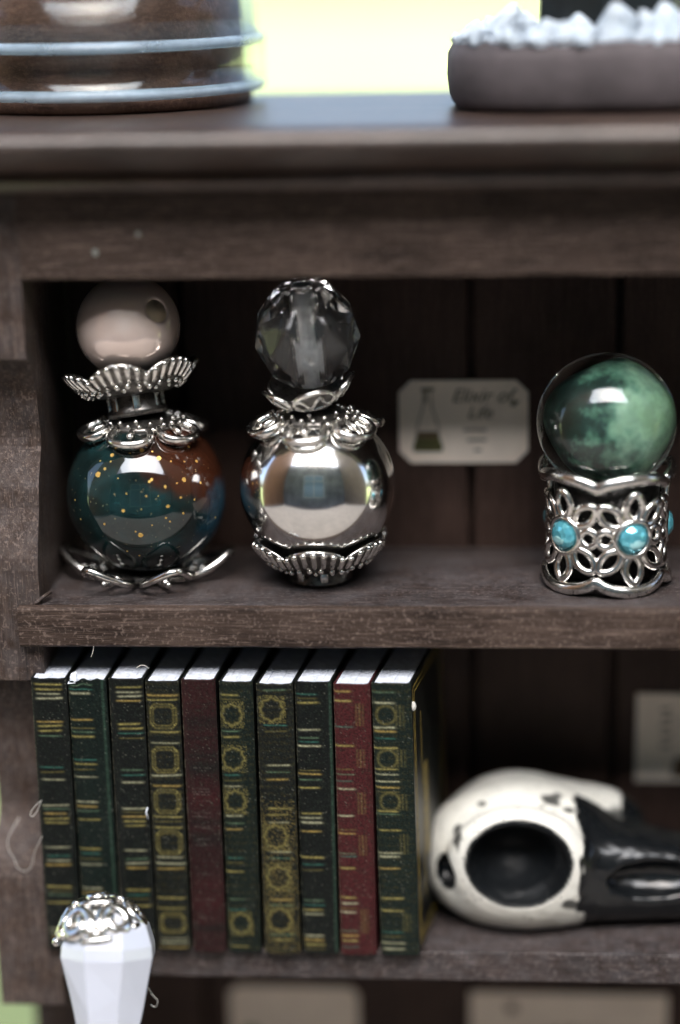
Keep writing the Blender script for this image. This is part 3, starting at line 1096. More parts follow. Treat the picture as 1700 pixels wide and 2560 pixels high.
# ------------------------------------------------------------------ books
bounds = [(97, 184), (190, 284), (288, 373), (378, 461), (467, 551), (558, 641), (650, 740), (746, 836), (842, 932), (941, 1038)]
tops = [1697, 1700, 1698, 1704, 1700, 1705, 1711, 1705, 1711, 1709]
BD = 17.5
YS = -2.75
GOLD = np.array([0.25, 0.215, 0.07]); PALE = np.array([0.36, 0.36, 0.235]); TEAL = np.array([0.03, 0.11, 0.085]); RUST = np.array([0.40, 0.20, 0.05])
DK = np.array([0.0055, 0.0068, 0.0064]); DG = np.array([0.0048, 0.0090, 0.0078]); MAR = np.array([0.022, 0.0075, 0.008]); RED = np.array([0.048, 0.011, 0.012])
rng_b = [1711.5, 1723, 1734.5, 1745, 1803, 1813, 1825]
spec = {
    0: dict(base=DK, u=(.12, .85), lines=[1711, 1723, 1734, 1745, 1803, 1813, 1825, 1947, 2012, 2033, 2046, 2056, 2119, 2153, 2164, 2221, 2262, 2330, 2342, 2354], faint=[1838, 1916, 1928, 2021, 2141, 2232, 2242]),
    1: dict(base=DG, u=(.02, .62), lines=[1733, 1798, 1840, 1909, 1941, 2004, 2016, 2049, 2124, 2164, 2226, 2238, 2330, 2345], faint=[1711, 1723, 1819, 1829, 1898, 1922, 2027, 2136, 2150, 2250], edge=.9),
    2: dict(base=DK, u=(.22, .92), lines=[1718, 1730, 1740, 1751, 1808, 1819, 1953, 2019, 2039, 2051, 2062, 2125, 2158, 2170, 2227, 2268, 2335, 2347], faint=[1831, 1843, 1922, 1935, 2028, 2147, 2240, 2250]),
    3: dict(base=DK * 1.2, u=(.06, .95), lines=[1738, 1749, 1828, 1855, 1936, 1962, 2040, 2067, 2143, 2159, 2172, 2248, 2275, 2354, 2364, 2377], faint=[2052], panels=[(1756, 1822), (1862, 1932), (1968, 2034), (2072, 2138), (2284, 2342)]),
    4: dict(base=MAR, u=(.1, .9), lines=[], faint=[], blotch=True),
    5: dict(base=DG, u=(.04, .6), lines=[1737, 1839, 1961, 2035, 2069, 2177, 2370], faint=[1748, 1825, 1933, 1947, 2054, 2142, 2154, 2248, 2275], circles=[(.36, 1785, 24), (.36, 1893, 26), (.38, 1998, 24), (.42, 2310, 24)]),
    6: dict(base=DK * 1.15, u=(.2, .85), lines=[1908, 1943, 2015, 2031, 2050, 2124, 2246, 2349], faint=[1725, 1810, 1825, 1925, 2140, 2153, 2260, 2336], circles=[(.42, 1772, 27), (.42, 2086, 27), (.46, 2190, 27), (.46, 2298, 28)], dotty=2010),
    7: dict(base=DK, u=(.05, .66), lines=[1755, 1821, 1861, 1930, 1964, 2028, 2039, 2051, 2073, 2139, 2273, 2284, 2340, 2351, 2363], faint=[1735, 1745, 1841, 1851, 1921, 1944, 2157, 2171, 2249, 2261, 2374], edge=.95),
    8: dict(base=RED, u=(.0, .52), lines=[1728, 1751, 1860, 1966, 2032, 2077, 2164, 2239, 2253, 2276, 2336, 2349], faint=[1814, 1917, 1930, 1946, 2067, 2127, 2134, 2266, 2324, 2366], side=[(1757, 1812), (1868, 1912), (1975, 2028), (2080, 2132), (2268, 2330)]),
    9: dict(base=DG * 1.25, u=(.02, .62), lines=[1756, 1815, 1825, 1865, 1917, 1930, 1947, 1962, 2021, 2068, 2125, 2134, 2164, 2240, 2272, 2355, 2370], faint=[1730, 1842, 1973, 2028, 2327, 2338], ovals=[(.35, 1785), (.35, 1892), (.38, 1997)], side=[(1760, 1812), (1868, 1912), (1977, 2018), (2076, 2128), (2278, 2325)]),
}


def paint(i, nu, nv):
    s = spec[i]
    rg = np.random.default_rng(100 + i)
    u = np.linspace(0, 1, nu)[None, :].repeat(nv, 0)
    py = np.linspace(tops[i], 2386, nv)[:, None].repeat(nu, 1)
    c = np.ones((nv, nu, 3)) * s['base']
    grain = rg.normal(1, 0.18, (nv, nu, 1))
    c = c * np.clip(grain, 0.4, 1.8)

    def put(mask, col, amt=1.0):
        nonlocal c
        a = np.clip(mask, 0, 1)[..., None] * amt
        c = c * (1 - a) + col * a
    u0, u1 = s['u']
    for k, y in enumerate(s['lines'] + s['faint']):
        faint = k >= len(s['lines'])
        col = [GOLD * 1.15, PALE, GOLD, GOLD * 0.8 + RUST * 0.3, PALE * 0.8][(k * 7 + i) % 5] if not faint else [TEAL * 1.3, GOLD * 0.5, TEAL + GOLD * 0.3][k % 3]
        half = rg.uniform(1.9, 2.6) if not faint else 1.8
        sl = rg.uniform(-3, 1.5)
        yy = y + sl * (u - 0.5)
        a0 = u0 + rg.uniform(-.02, .05)
        a1 = u1 + rg.uniform(-.06, .03)
        inx = 1 / (1 + np.exp(-(u - a0) / 0.018)) / (1 + np.exp((u - a1) / 0.018))
        brk = 0.86 + 0.14 * np.sin(u * rg.uniform(6, 18) + rg.uniform(0, 6)) + rg.normal(0, 0.08, (nv, nu))
        put(np.exp(-((py - yy) / half) ** 2) * inx * brk, col, (1.0 if i in (7, 8, 9) else 0.85) if not faint else 0.7)
    def dots(p_):
        return (rg.random((nv, nu)) < p_) * rg.uniform(0.5, 1.0, (nv, nu))
    W = bounds[i][1] - bounds[i][0]
    for a, b_ in s.get('panels', []):
        cy, hh = (a + b_) / 2, (b_ - a) / 2
        X = (u - 0.5) * W
        Y = py - cy
        dd = np.maximum(np.maximum(np.abs(X) - 0.40 * W, np.abs(Y) - hh + 2), (np.abs(X) + np.abs(Y) - 0.40 * W - hh + 14) * 0.72)
        put(np.exp(-((dd + 1.5) / 2.6) ** 2), GOLD * 0.8 * rg.uniform(.4, 1.2, (nv, nu, 1)), 0.58)
        d2 = np.maximum(np.maximum(np.abs(X) - 0.30 * W, np.abs(Y) - hh + 10), (np.abs(X) + np.abs(Y) - 0.30 * W - hh + 18) * 0.72)
        put(np.exp(-(d2 / 2.2) ** 2), GOLD * 0.6 * rg.uniform(.4, 1.2, (nv, nu, 1)), 0.7)
        corner = (np.abs(X) > 0.28 * W) & (np.abs(Y) > hh - 16) & (dd < 0)
        put(corner * dots(0.6), GOLD, 0.8)
    for cu, cy, rad in s.get('circles', []):
        X = (u - cu) * W
        Y = py - cy
        th = np.arctan2(Y, X)
        rr_ = np.sqrt(X * X + Y * Y)
        rim = rad * (1 + 0.07 * np.cos(8 * th))
        put(np.exp(-((rr_ - rim) / 3.2) ** 2) * (0.55 + 0.45 * rg.random((nv, nu))), GOLD * 0.9, 0.7)
        put((rr_ > rim) * (np.abs(Y) < rad + 9) * (np.abs(X) < rad + 8) * dots(0.42), GOLD * 0.7, 0.7)
    for cu, cy in s.get('ovals', []):
        X = (u - cu) * W / 24
        Y = (py - cy) / 22
        put(np.exp(-((np.sqrt(X * X + Y * Y) - 1) / 0.14) ** 2) * 0.7, GOLD * 0.7, 0.7)
    for a, b_ in s.get('side', []):
        for uc, am in ((.62, .55), (.71, .75), (.80, .4)):
            put(np.exp(-((u - uc) / 0.018) ** 2) * ((py > a) & (py < b_)) * (0.4 + 0.6 * rg.random((nv, nu))), GOLD, am * 0.7)
    if i in (3, 5, 6, 9):
        put(dots(0.32) * (0.5 + 0.5 * np.sin(py * 0.35)), GOLD * 0.22, 0.6)
    if 'edge' in s:
        put(np.exp(-((u - s['edge']) / 0.03) ** 2) * (0.3 + 0.7 * rg.random((nv, nu))), TEAL * 0.8 + GOLD * 0.12, 0.6)
    if 'dotty' in s:
        put((py > s['dotty'] - 30 + 40 * rg.random((nv, nu))) * dots(0.24) * (rr_ > 22), GOLD * 0.6 + RUST * 0.15, 0.6)
    if 'blotch' in s:
        for k in range(26):
            cy, h = rg.uniform(1720, 2380), rg.uniform(4, 26)
            put(np.exp(-((py - cy) / h) ** 2) * (0.5 + 0.5 * (u > 0.14)) * rg.uniform(.2, .8), DK * 1.1 if k % 3 else np.array([0.036, 0.008, 0.009]), 0.8)
        for k in range(14):
            cy = rg.uniform(1890, 2370)
            put(np.exp(-((py - cy) / 1.5) ** 2) * (np.abs(u - 0.45) < 0.25) * dots(0.5), np.array([0.16, 0.15, 0.13]), 0.5)
    put(dots(0.10), np.array([0.035, 0.048, 0.034]), 0.5)
    put(dots(0.012), np.array([0.22, 0.22, 0.18]), 0.5)
    rub = np.clip(np.sin(py * 0.013 + i) * np.sin(u * 5 + py * 0.021 + 2 * i), 0, 1) * 0.35
    put(rub * dots(0.6), s['base'] * 1.6, 0.8)
    # worn pale corners
    put(np.exp(-(u / 0.02) ** 2) * (rg.random((nv, nu)) < 0.3), np.array([0.30, 0.28, 0.2]), 0.4)
    return np.clip(c, 0, 1)


def set_print(me, cols, alpha=0.0):
    at = me.color_attributes.new('print', 'FLOAT_COLOR', 'POINT')
    arr = np.ones((len(cols), 4), dtype=np.float32)
    arr[:, :3] = cols
    arr[:, 3] = alpha
    at.data.foreach_set('color', arr.ravel())


blabel = ['slim dark book with sets of thin gilt bands, beside the cabinet side panel',
          'slim dark book with torn page corner and gilt bands on the left of its spine',
          'slim black book with gilt bands and a white nick halfway down its right edge',
          'dark book whose spine carries five gilt octagonal panels',
          'plain worn maroon book without gilt, beside the octagon panelled book',
          'dark green book with teal lines and gilt rings on its spine',
          'dark book with gilt medallions and dense gold speckling on the lower spine',
          'black book with bold bright gilt bands, beside the bright red book',
          'bright red book with gilt bands and side borders',
          'dark green book closing the row, its printed cover facing the skull']
for i, (a, b_) in enumerate(bounds):
    yf = YS + [0, .25, 0, .15, -.05, 0.05, -.15, .1, -.1, 0][i]
    z0 = Z_LO_T + 0.03
    p0, p1 = P(a, 2040, yf), P(b_, 2040, yf)
    W = p1[0] - p0[0]
    xm = (p0[0] + p1[0]) / 2
    zt = P((a + b_) / 2, tops[i], yf)[2]
    H = zt - z0
    kx = 0.03 + 0.0145 * i
    lean = (b_ + a - 1200) * 0.0000006 + [0.004, -0.003, 0.002, 0.001, -0.002, 0.003, 0, -0.003, -0.006, -0.02][i]
    bk = thing('miniature_book', (xm, yf, z0), blabel[i], 'book', 'row of miniature books')

    def sk(V, kx=kx, lean=lean):
        return [(x + kx * y + lean * (z - 14), y, z) for x, y, z in V]
    cm = 'cover_red' if i == 8 else 'cover'
    hw = W / 2
    # printed spine, slightly rounded
    nu_, nv_ = 34, 300
    V, F = [], []
    r_ = np.random.default_rng(i)
    wob = np.convolve(r_.normal(0, 0.05, nu_ + 4), np.ones(5) / 5, 'valid')
    for iv in range(nv_):
        t_ = iv / (nv_ - 1)
        for iu in range(nu_):
            s = iu / (nu_ - 1) * 2 - 1
            yy = 0.30 * abs(s) ** 5
            zz = H * (1 - t_)
            if iv == 0:
                zz += wob[iu]
            if i == 1 and iv < 12:
                zz -= max(0, (12 - iv) / 12) * (0.45 * max(0, 1 - (s + 1) * 1.5) + 0.12 * math.sin(9 * s))
            V.append((s * hw, yy, zz))
    for iv in range(nv_ - 1):
        for iu in range(nu_ - 1):
            q = iv * nu_ + iu
            F.append((q, q + nu_, q + nu_ + 1, q + 1))
    # returns to give the spine thickness
    nF = len(V)
    for iv in (0, nv_ - 1):
        for iu in range(nu_):
            x, y, z = V[iv * nu_ + iu]
            V.append((x * 0.97, y + 0.22, z))
    for iu in range(nu_ - 1):
        F.append((iu, iu + 1, nF + iu + 1, nF + iu))
        q = (nv_ - 1) * nu_ + iu
        F.append((q, nF + nu_ + iu, nF + nu_ + iu + 1, q + 1))
    so = obj('spine', sk(V), F, 'spine', bk)
    pc = paint(i, nu_, nv_).reshape(-1, 3)
    set_print(so.data, np.vstack([pc, np.tile(spec[i]['base'] * 1.5, (2 * nu_, 1))]))
    cv = obj('cover', sk(box(-hw, -hw + 0.20, 0.34, BD, 0.0, H)[0]), box(0, 1, 0, 1, 0, 1)[1], cm, bk, False)
    cv2 = obj('cover', sk(box(hw - 0.20, hw, 0.34, BD, 0.0, H)[0]), box(0, 1, 0, 1, 0, 1)[1], cm, bk, False)
    pg = Mesh()
    nl = 9
    for k in range(nl):                      # bundles of leaves, a hair apart
        x0 = -hw + 0.26 + (W - 0.52) * k / nl
        x1 = -hw + 0.26 + (W - 0.52) * (k + 1) / nl - 0.025
        dz = r_.uniform(-0.05, 0.0)
        pg.add(sk(box(x0, x1, 0.36, BD - 0.3, 0.06, H - 0.05 + dz)[0]), box(0, 1, 0, 1, 0, 1)[1])
    obj('page_block', pg.V, pg.F, 'page', bk, False)
    if i == 9:
        for y0, y1, za, zb in ((1.0, 1.22, 0.8, H - 0.8), (BD - 1.2, BD - 0.95, 0.8, H - 0.8), (1.0, BD - 1, 0.8, 1.02), (1.0, BD - 1, H - 1.02, H - 0.8), (1.7, 1.85, 1.5, H - 1.5), (1.7, BD - 1.8, H - 1.7, H - 1.5), (1.7, BD - 1.8, 1.5, 1.7), (5.5, 7.5, 9.5, 20.5), (4.6, 4.8, 5, H - 5)):
            obj('gilt_line', sk(box(hw + 0.002, hw + 0.03, y0, y1, za, zb)[0]), box(0, 1, 0, 1, 0, 1)[1], 'gilt', cv2, False)
        V, F = sphere(0.35, 8, 6, (hw + 0.05, 0.8, H - 2.9))
        obj('paper_chip', sk([(x, y, H - 2.9 + (z - H + 2.9) * 1.6) for x, y, z in V]), F, 'fibre', cv2)
    if i == 1:                               # torn flap of the page corner
        V = [(-hw, 0.1, H - 0.5), (-hw + 0.9, -0.05, H - 0.35), (-hw + 0.75, 1.3, H + 0.55), (-hw + 0.2, 1.1, H + 0.35),
             (-hw, 0.2, H - 0.6), (-hw + 0.9, 0.05, H - 0.45), (-hw + 0.75, 1.4, H + 0.45), (-hw + 0.2, 1.2, H + 0.25)]
        F = [(0, 1, 2, 3), (7, 6, 5, 4), (0, 4, 5, 1), (1, 5, 6, 2), (2, 6, 7, 3), (3, 7, 4, 0)]
        obj('torn_corner', sk(V), F, 'page', bk, False)
    if i == 2:
        obj('edge_nick', sk(sweep([(hw - 0.12, -0.06, 17.6), (hw - 0.3, -0.1, 17.0), (hw - 0.12, -0.05, 16.2)], 0.10, 0.05, [(0, -1, 0)] * 3)[0]), sweep([(0, 0, 0), (0, 0, 1), (0, 0, 2)], 0.1, 0.1)[1], 'page', bk)


# ------------------------------------------------------------------ bird skull (one signed-distance body turned into a surface)
def surface_nets(f, lo, hi, h):
    ax_ = [np.arange(lo[k], hi[k] + h, h) for k in range(3)]
    X, Y, Z = np.meshgrid(*ax_, indexing='ij')
    D_ = f(X, Y, Z)
    ins = D_ < 0
    n = D_.shape
    c = np.zeros((n[0] - 1, n[1] - 1, n[2] - 1), int)
    for i in (0, 1):
        for j in (0, 1):
            for k in (0, 1):
                c += ins[i:n[0] - 1 + i, j:n[1] - 1 + j, k:n[2] - 1 + k]
    act = (c > 0) & (c < 8)
    idx = -np.ones(act.shape, int)
    cells = np.argwhere(act)
    idx[act] = np.arange(len(cells))
    acc = np.zeros((len(cells), 3))
    cnt = np.zeros(len(cells))
    corners = [(i, j, k) for i in (0, 1) for j in (0, 1) for k in (0, 1)]
    for a in corners:
        for ax in range(3):
            if a[ax] == 0:
                b = list(a); b[ax] = 1
                A = cells + np.array(a)
                B = cells + np.array(b)
                va = D_[A[:, 0], A[:, 1], A[:, 2]]
                vb = D_[B[:, 0], B[:, 1], B[:, 2]]
                cr_ = (va < 0) != (vb < 0)
                t_ = np.where(cr_, va / (va - vb + 1e-12), 0)
                acc += np.where(cr_[:, None], A + t_[:, None] * (B - A), 0)
                cnt += cr_
    V = acc / cnt[:, None] * h + np.array(lo)
    F = []
    for ax in range(3):
        o1, o2 = [(1, 2), (2, 0), (0, 1)][ax]
        s0 = [slice(None)] * 3; s1 = [slice(None)] * 3
        s0[ax] = slice(0, n[ax] - 1); s1[ax] = slice(1, n[ax])
        e = np.argwhere(ins[tuple(s0)] != ins[tuple(s1)])
        for p in e:
            if p[o1] == 0 or p[o2] == 0 or p[o1] >= n[o1] - 1 or p[o2] >= n[o2] - 1:
                continue
            q = []
            for d1, d2 in ((-1, -1), (0, -1), (0, 0), (-1, 0)):
                cc_ = p.copy(); cc_[o1] += d1; cc_[o2] += d2
                q.append(idx[tuple(cc_)])
            if not ins[tuple(p)]:
                q = q[::-1]
            F.append(q)
    return V, F


def smin(a, b, k):
    h = np.clip(0.5 + 0.5 * (b - a) / k, 0, 1)
    return b + (a - b) * h - k * h * (1 - h)


def smax(a, b, k):
    return -smin(-a, -b, k)


def ell(X, Y, Z, c, r):
    q = np.sqrt(((X - c[0]) / r[0]) ** 2 + ((Y - c[1]) / r[1]) ** 2 + ((Z - c[2]) / r[2]) ** 2)
    q2 = np.sqrt(((X - c[0]) / r[0] ** 2) ** 2 + ((Y - c[1]) / r[1] ** 2) ** 2 + ((Z - c[2]) / r[2] ** 2) ** 2) + 1e-9
    return q * (q - 1) / q2


YK = 7.4
bs = np.array([P(1310, 2300, YK)[0], YK, Z_LO_T + 0.05])
def kl(px, py, y):
    return P(px, py, y) - bs
crown_z = min(kl(1330, 1945, YK + 2)[2], 19.5) - 0.5
EYE0 = kl(1297, 2172, YK - 6.6)


def skull_base(X, Y, Z):
    cran = ell(X, Y, Z, (-0.2, 1.4, crown_z - 8.4), (11.6, 7.8, 8.4))
    jaw = ell(X, Y, Z, (0.0, 0.2, 4.8), (9.9, 7.1, 4.9))
    s = smin(cran, jaw, 3.0)
    for yy in (-4.7, 5.5):
        s = smin(s, ell(X, Y, Z, (EYE0[0], yy, EYE0[2]), (7.8, 3.6, 6.4)), 1.6)
    far = ell(X, Y, Z, (6.5, 5.0, crown_z - 6.2), (7.5, 3.4, 4.6))      # brow on the far side
    s = smin(s, far, 2.0)
    t_ = np.clip((X - 4) / 36, 0, 1)
    hz = 5.7 * (1 - t_) ** 0.7 + 0.5
    hy = 5.6 * (1 - t_) ** 0.7 + 0.45
    cz = 6.2 - 3.6 * t_ ** 1.3
    q = (np.abs((Y - 0.3) / hy) ** 2.8 + np.abs((Z - cz) / hz) ** 2.8) ** (1 / 2.8)
    beak = (q - 1) * np.minimum(hz, hy) * 0.9
    beak = np.maximum(beak, np.maximum(4 - X, X - 39.5))
    return smin(s, beak, 0.9)


def hit_skull(px, py):                      # where the line of sight meets the uncarved skull
    v = ray(px, py)
    v = v / np.linalg.norm(v)
    p = CAM - bs + v * 190
    for _ in range(200):
        dd = float(skull_base(*p))
        if dd < 0.01:
            break
        p = p + v * min(max(dd * 0.5, 0.01), 2)
    return p


eye, ear, nos = hit_skull(1297, 2172), hit_skull(1114, 2182), hit_skull(1640, 2203)


def skull_sdf(X, Y, Z):
    s = skull_base(X, Y, Z)
    s = smax(s, -ell(X, Y, Z, EYEC, (5.9, 3.4, 4.9)), 0.45)
    s = smax(s, -ell(X, Y, Z, (EYEC[0] - 0.5, EYEC[1], EYEC[2] + 0.1), (5.0, 6.4, 4.1)), 0.35)
    s = smax(s, -ell(X, Y, Z, (EYEC[0], 9.0, EYEC[2]), (5.9, 4.6, 4.9)), 0.55)
    s = smax(s, -ell(X, Y, Z, (nos[0], nos[1] + 0.3, nos[2]), (5.6, 2.2, 2.1)), 0.5)
    s = smax(s, -ell(X, Y, Z, EARC, EARR), 0.4)
    pit = np.sin(X * 2.3 + 1.3 * np.sin(Z * 1.7)) * np.sin(Z * 2.6 + Y) * np.sin(Y * 2.1 + X * 0.7)
    return np.maximum(s + 0.05 * pit, 0.02 - Z)


EYEC, EYER = (eye[0], eye[1] + 0.1, eye[2]), (5.9, 6.4, 4.9)
EARC, EARR = (ear[0], ear[1], ear[2]), (1.2, 2.4, 1.9)
V, F = surface_nets(skull_sdf, (-13.5, -10, -0.6), (41, 11, 22), 0.30)
sk_t = thing('bird_skull', bs, 'white bird skull with black painted beak and hollow eye socket beside the books', 'skull')
so = obj('skull_body', V, F, 'bone', sk_t)
X, Y, Z = V.T
rs = np.random.default_rng(3)


def vnoise(V, f, seed):
    r_ = np.random.default_rng(seed)
    s = np.zeros(len(V))
    for k in range(7):
        w_ = r_.normal(0, f, 3)
        s += np.sin(V @ w_ + r_.uniform(0, 6.28))
    return s / 3.0


bxn = kl(1452, 2200, YK - 5)[0]
bound = bxn + 0.35 * vnoise(V, 1.6, 1) + 0.10 * (Z - 8) - 0.28 * np.maximum(Z - 11.2, 0) * 1.2 + 0.9 * (Z < 3.2)
col = np.tile(np.array([0.72, 0.71, 0.65]), (len(V), 1)) * (1 + 0.05 * vnoise(V, 0.8, 2))[:, None]
blk = np.array([0.005, 0.006, 0.007])
back_white = (Y > 1.6) & (X < bxn + 5.0) & (Z > 9)
a = np.clip((X - bound) / 0.25 + 0.5, 0, 1) * (~back_white)
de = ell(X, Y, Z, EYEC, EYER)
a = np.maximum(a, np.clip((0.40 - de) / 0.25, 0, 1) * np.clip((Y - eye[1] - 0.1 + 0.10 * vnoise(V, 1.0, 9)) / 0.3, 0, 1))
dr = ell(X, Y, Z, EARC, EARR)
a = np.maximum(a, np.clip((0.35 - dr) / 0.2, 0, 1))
for px, py, rx, rz in ((1375, 2000, 1.1, 0.65), (1425, 2024, 0.75, 0.4), (1205, 2010, 0.5, 0.35), (1143, 2090, 0.45, 1.4), (1540, 2040, 1.3, 0.8), (1432, 2262, 0.9, 0.55)):
    c0 = np.array(CAM) - bs
    v = ray(px, py); v = v / np.linalg.norm(v)
    rel = V - c0
    along = rel @ v
    off = rel - along[:, None] * v
    dx, dz = off @ rr, off @ uu
    m_ = np.sqrt((dx / rx) ** 2 + (dz / rz) ** 2) * (1 + 0.25 * vnoise(V, 2.2, 5))
    near = along < np.median(along) + 9
    a = np.maximum(a, np.clip((1.15 - m_) / 0.4, 0, 1) * near * 0.9)
sp_ = (rs.random(len(V)) < 0.012) * 0.6
a = np.maximum(a, sp_)
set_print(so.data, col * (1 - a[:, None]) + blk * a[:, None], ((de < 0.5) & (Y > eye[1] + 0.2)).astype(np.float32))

# ------------------------------------------------------------------ paper labels on the back planks
ZE = np.array([0, 0, 1.0])


def text_mesh(s, size, shear=0.35, bold=0.0):
    cu = bpy.data.curves.new('t', 'FONT')
    cu.body = s
    cu.size = size
    cu.shear = shear
    cu.offset = bold
    cu.align_x = 'LEFT'
    o = bpy.data.objects.new('t', cu)
    COL.objects.link(o)
    dg = bpy.context.evaluated_depsgraph_get()
    me = bpy.data.meshes.new_from_object(o.evaluated_get(dg))
    V = [tuple(v.co) for v in me.vertices]
    F = [tuple(p.vertices) for p in me.polygons]
    bpy.data.objects.remove(o)
    bpy.data.meshes.remove(me)
    bpy.data.curves.remove(cu)
    return V, F


def label(px0, py0, px1, py1, cut, lab, y=YB - 0.03, rot=0.0):
    p0, p1 = P(px0, py0, y), P(px1, py1, y)
    w_, h_ = (p1[0] - p0[0]) / 2, (p0[2] - p1[2]) / 2
    c0 = ((p0[0] + p1[0]) / 2, y, (p0[2] + p1[2]) / 2)
    t = thing('paper_label', c0, lab, 'label', 'paper labels on the cabinet back')
    t.rotation_euler = (0, rot, 0)
    c_ = cut
    pl = [(-w_ + c_, -h_), (w_ - c_, -h_), (w_, -h_ + c_), (w_, h_ - c_), (w_ - c_, h_), (-w_ + c_, h_), (-w_, h_ - c_), (-w_, -h_ + c_)]
    n = 8
    V = [(x, 0, z) for x, z in pl] + [(x, -0.18, z) for x, z in pl]
    F = [tuple(range(n)), tuple(range(2 * n - 1, n - 1, -1))] + [(i, i + n, (i + 1) % n + n, (i + 1) % n) for i in range(n)]
    obj('card', V, F, 'paper', t, False)
    return t, w_, h_


def flat(t, name, pts, mat, yoff=-0.2):
    n = len(pts)
    V = [(x, -0.175, z) for x, z in pts] + [(x, yoff - 0.02, z) for x, z in pts]
    F = [tuple(range(n, 2 * n))] + [(i, i + n, (i + 1) % n + n, (i + 1) % n) for i in range(n)]
    return obj(name, V, F, mat, t, False)


def writing(t, s, size, x, z, mat='ink', bold=0.02):
    V, F = text_mesh(s, size, 0.35, bold)
    return obj('lettering', [(vx + x, -0.215, vy + z) for vx, vy, vz in V], F, mat, t, False)


t, w_, h_ = label(996, 951, 1320, 1156, 1.4, 'octagonal paper label with flask drawing on the back planks above the upper shelf')
fx = -w_ + 3.3
flat(t, 'flask_liquid', [(fx - 1.65, -h_ + 1.35), (fx + 1.65, -h_ + 1.35), (fx + 1.75, -h_ + 1.9), (fx + 1.35, -h_ + 3.0), (fx - 1.35, -h_ + 3.0), (fx - 1.75, -h_ + 1.9)], 'potion')
flat(t, 'flask_liquid', [(fx - 1.35, -h_ + 3.02), (fx + 1.35, -h_ + 3.02), (fx + 1.25, -h_ + 3.75), (fx - 1.25, -h_ + 3.75)], 'potion_brown')
for s in (-1, 1):
    flat(t, 'flask_outline', [(fx + s * 1.25, -h_ + 3.8), (fx + s * 1.42, -h_ + 3.8), (fx + s * 0.55, h_ - 2.9), (fx + s * 0.5, h_ - 1.2), (fx + s * 0.36, h_ - 1.2), (fx + s * 0.38, h_ - 2.9)][::s], 'ink_light')
flat(t, 'flask_outline', [(fx - 0.75, h_ - 1.2), (fx + 0.75, h_ - 1.2), (fx + 0.75, h_ - 0.85), (fx - 0.75, h_ - 0.85)], 'ink')
flat(t, 'flask_outline', [(fx - 0.5, h_ - 2.6), (fx - 0.05, h_ - 2.6), (fx - 0.05, h_ - 1.2), (fx - 0.5, h_ - 1.2)], 'ink_light')
writing(t, 'Elixir of', 2.2, -1.4, h_ - 2.5)
writing(t, 'Life', 2.0, 0.4, h_ - 4.4)
flat(t, 'ink_blot', [(w_ - 2.1, h_ - 2.9), (w_ - 1.6, h_ - 3.1), (w_ - 1.2, h_ - 2.6), (w_ - 0.9, h_ - 2.45), (w_ - 1.7, h_ - 2.25)], 'ink')
for zz, x0, x1 in ((-h_ + 3.9, 0.0, 2.6), (-h_ + 2.7, 0.4, 2.6), (-h_ + 1.5, 1.2, 2.0)):
    flat(t, 'ink_line', [(x0, zz - 0.13), (x1, zz - 0.13), (x1 + 0.1, zz + 0.17), (x0 + 0.1, zz + 0.17)], 'ink_light')
t, w_, h_ = label(1592, 1733, 1960, 1956, 0.05, 'square cornered paper label on the planks above the skull')
for k, zz in enumerate((3.6, 2.6, 1.5, 0.3, -1.0)):
    x0 = -w_ + 2.7 + 0.2 * (k % 2)
    flat(t, 'ink_line', [(x0, zz - 0.2), (x0 + 1.2, zz - 0.2), (x0 + 1.4, zz + 0.25), (x0 + 0.2, zz + 0.2)], 'ink_light')
flat(t, 'stain', [(-w_ + 4.2, -h_ + 0.6), (-w_ + 6.5, -h_ + 0.6), (-w_ + 6.2, -h_ + 3.4), (-w_ + 4.6, -h_ + 3.0)], 'potion_brown')
t, w_, h_ = label(572, 2462, 900, 2700, 1.0, 'paper label with clipped corners and leaf drawing below the books')
flat(t, 'leaf_drawing', [(-w_ + 2.6 + 1.5 * math.cos(k * 0.7), -0.9 + 1.9 * math.sin(k * 0.7)) for k in range(9)], 'leafprint')
t, w_, h_ = label(1176, 2478, 1664, 2700, 0.05, 'wide square cornered paper label under the skull shelf')
writing(t, 'of Rose', 2.6, -3.5, -0.4, 'ink_light')
flat(t, 'stain', [(-w_ + 4.4, h_ - 1.6), (-w_ + 5.6, h_ - 1.4), (-w_ + 5.9, h_ - 2.6), (-w_ + 4.6, h_ - 2.9)], 'potion_brown')

# ------------------------------------------------------------------ things on top of the cabinet
# left: glass dish round a dark wooden disc
fr = PZ(190, 291, Z_TOP)
rd = 405 * depth_of(fr) / FPX
cx, cy = fr[0], fr[1] + rd
mpx = depth_of((cx, cy, Z_TOP)) / FPX
jar = thing('wooden_disc_display', (cx, cy, Z_TOP + 0.02), 'round dark wooden block inside a clear glass ring with pale crystals on top', 'display block')
wv = []
Hw = 13.2
for z, k in ((0, 0.955), (0.25, 0.97), (1.3, 0.97), (1.5, 0.93), (4, 0.925), (8.5, 0.92), (12.6, 0.91), (Hw, 0.88)):
    wv.append((rd * k, z))
V, F = lathe([(0.1, 0)] + wv + [(0.1, Hw)], 96)
V = [(x * (1 + 0.006 * math.sin(7 * math.atan2(y, x)) + 0.004 * math.sin(19 * math.atan2(y, x) + z)), y * (1 + 0.006 * math.sin(7 * math.atan2(y, x))), z) for x, y, z in V]
obj('wooden_block', V, F, 'bark', jar)
zg0, zg1 = 1.5, 7.6
gp = []
ri, ro = rd * 0.985, rd * 1.07
rc = 0.9
for (cx_, cz_, a0) in ((ro - rc, zg0 + rc, -90), (ro - rc, zg1 - rc, 0)):
    for k in range(6):
        a = R(a0 + 18 * k)
        gp.append((cx_ + rc * math.cos(a), cz_ + rc * math.sin(a)))
gp += [(ri, zg1), (ri, zg0)]
obj('glass_ring', *lathe(gp, 120, True), 'jar_glass', jar)
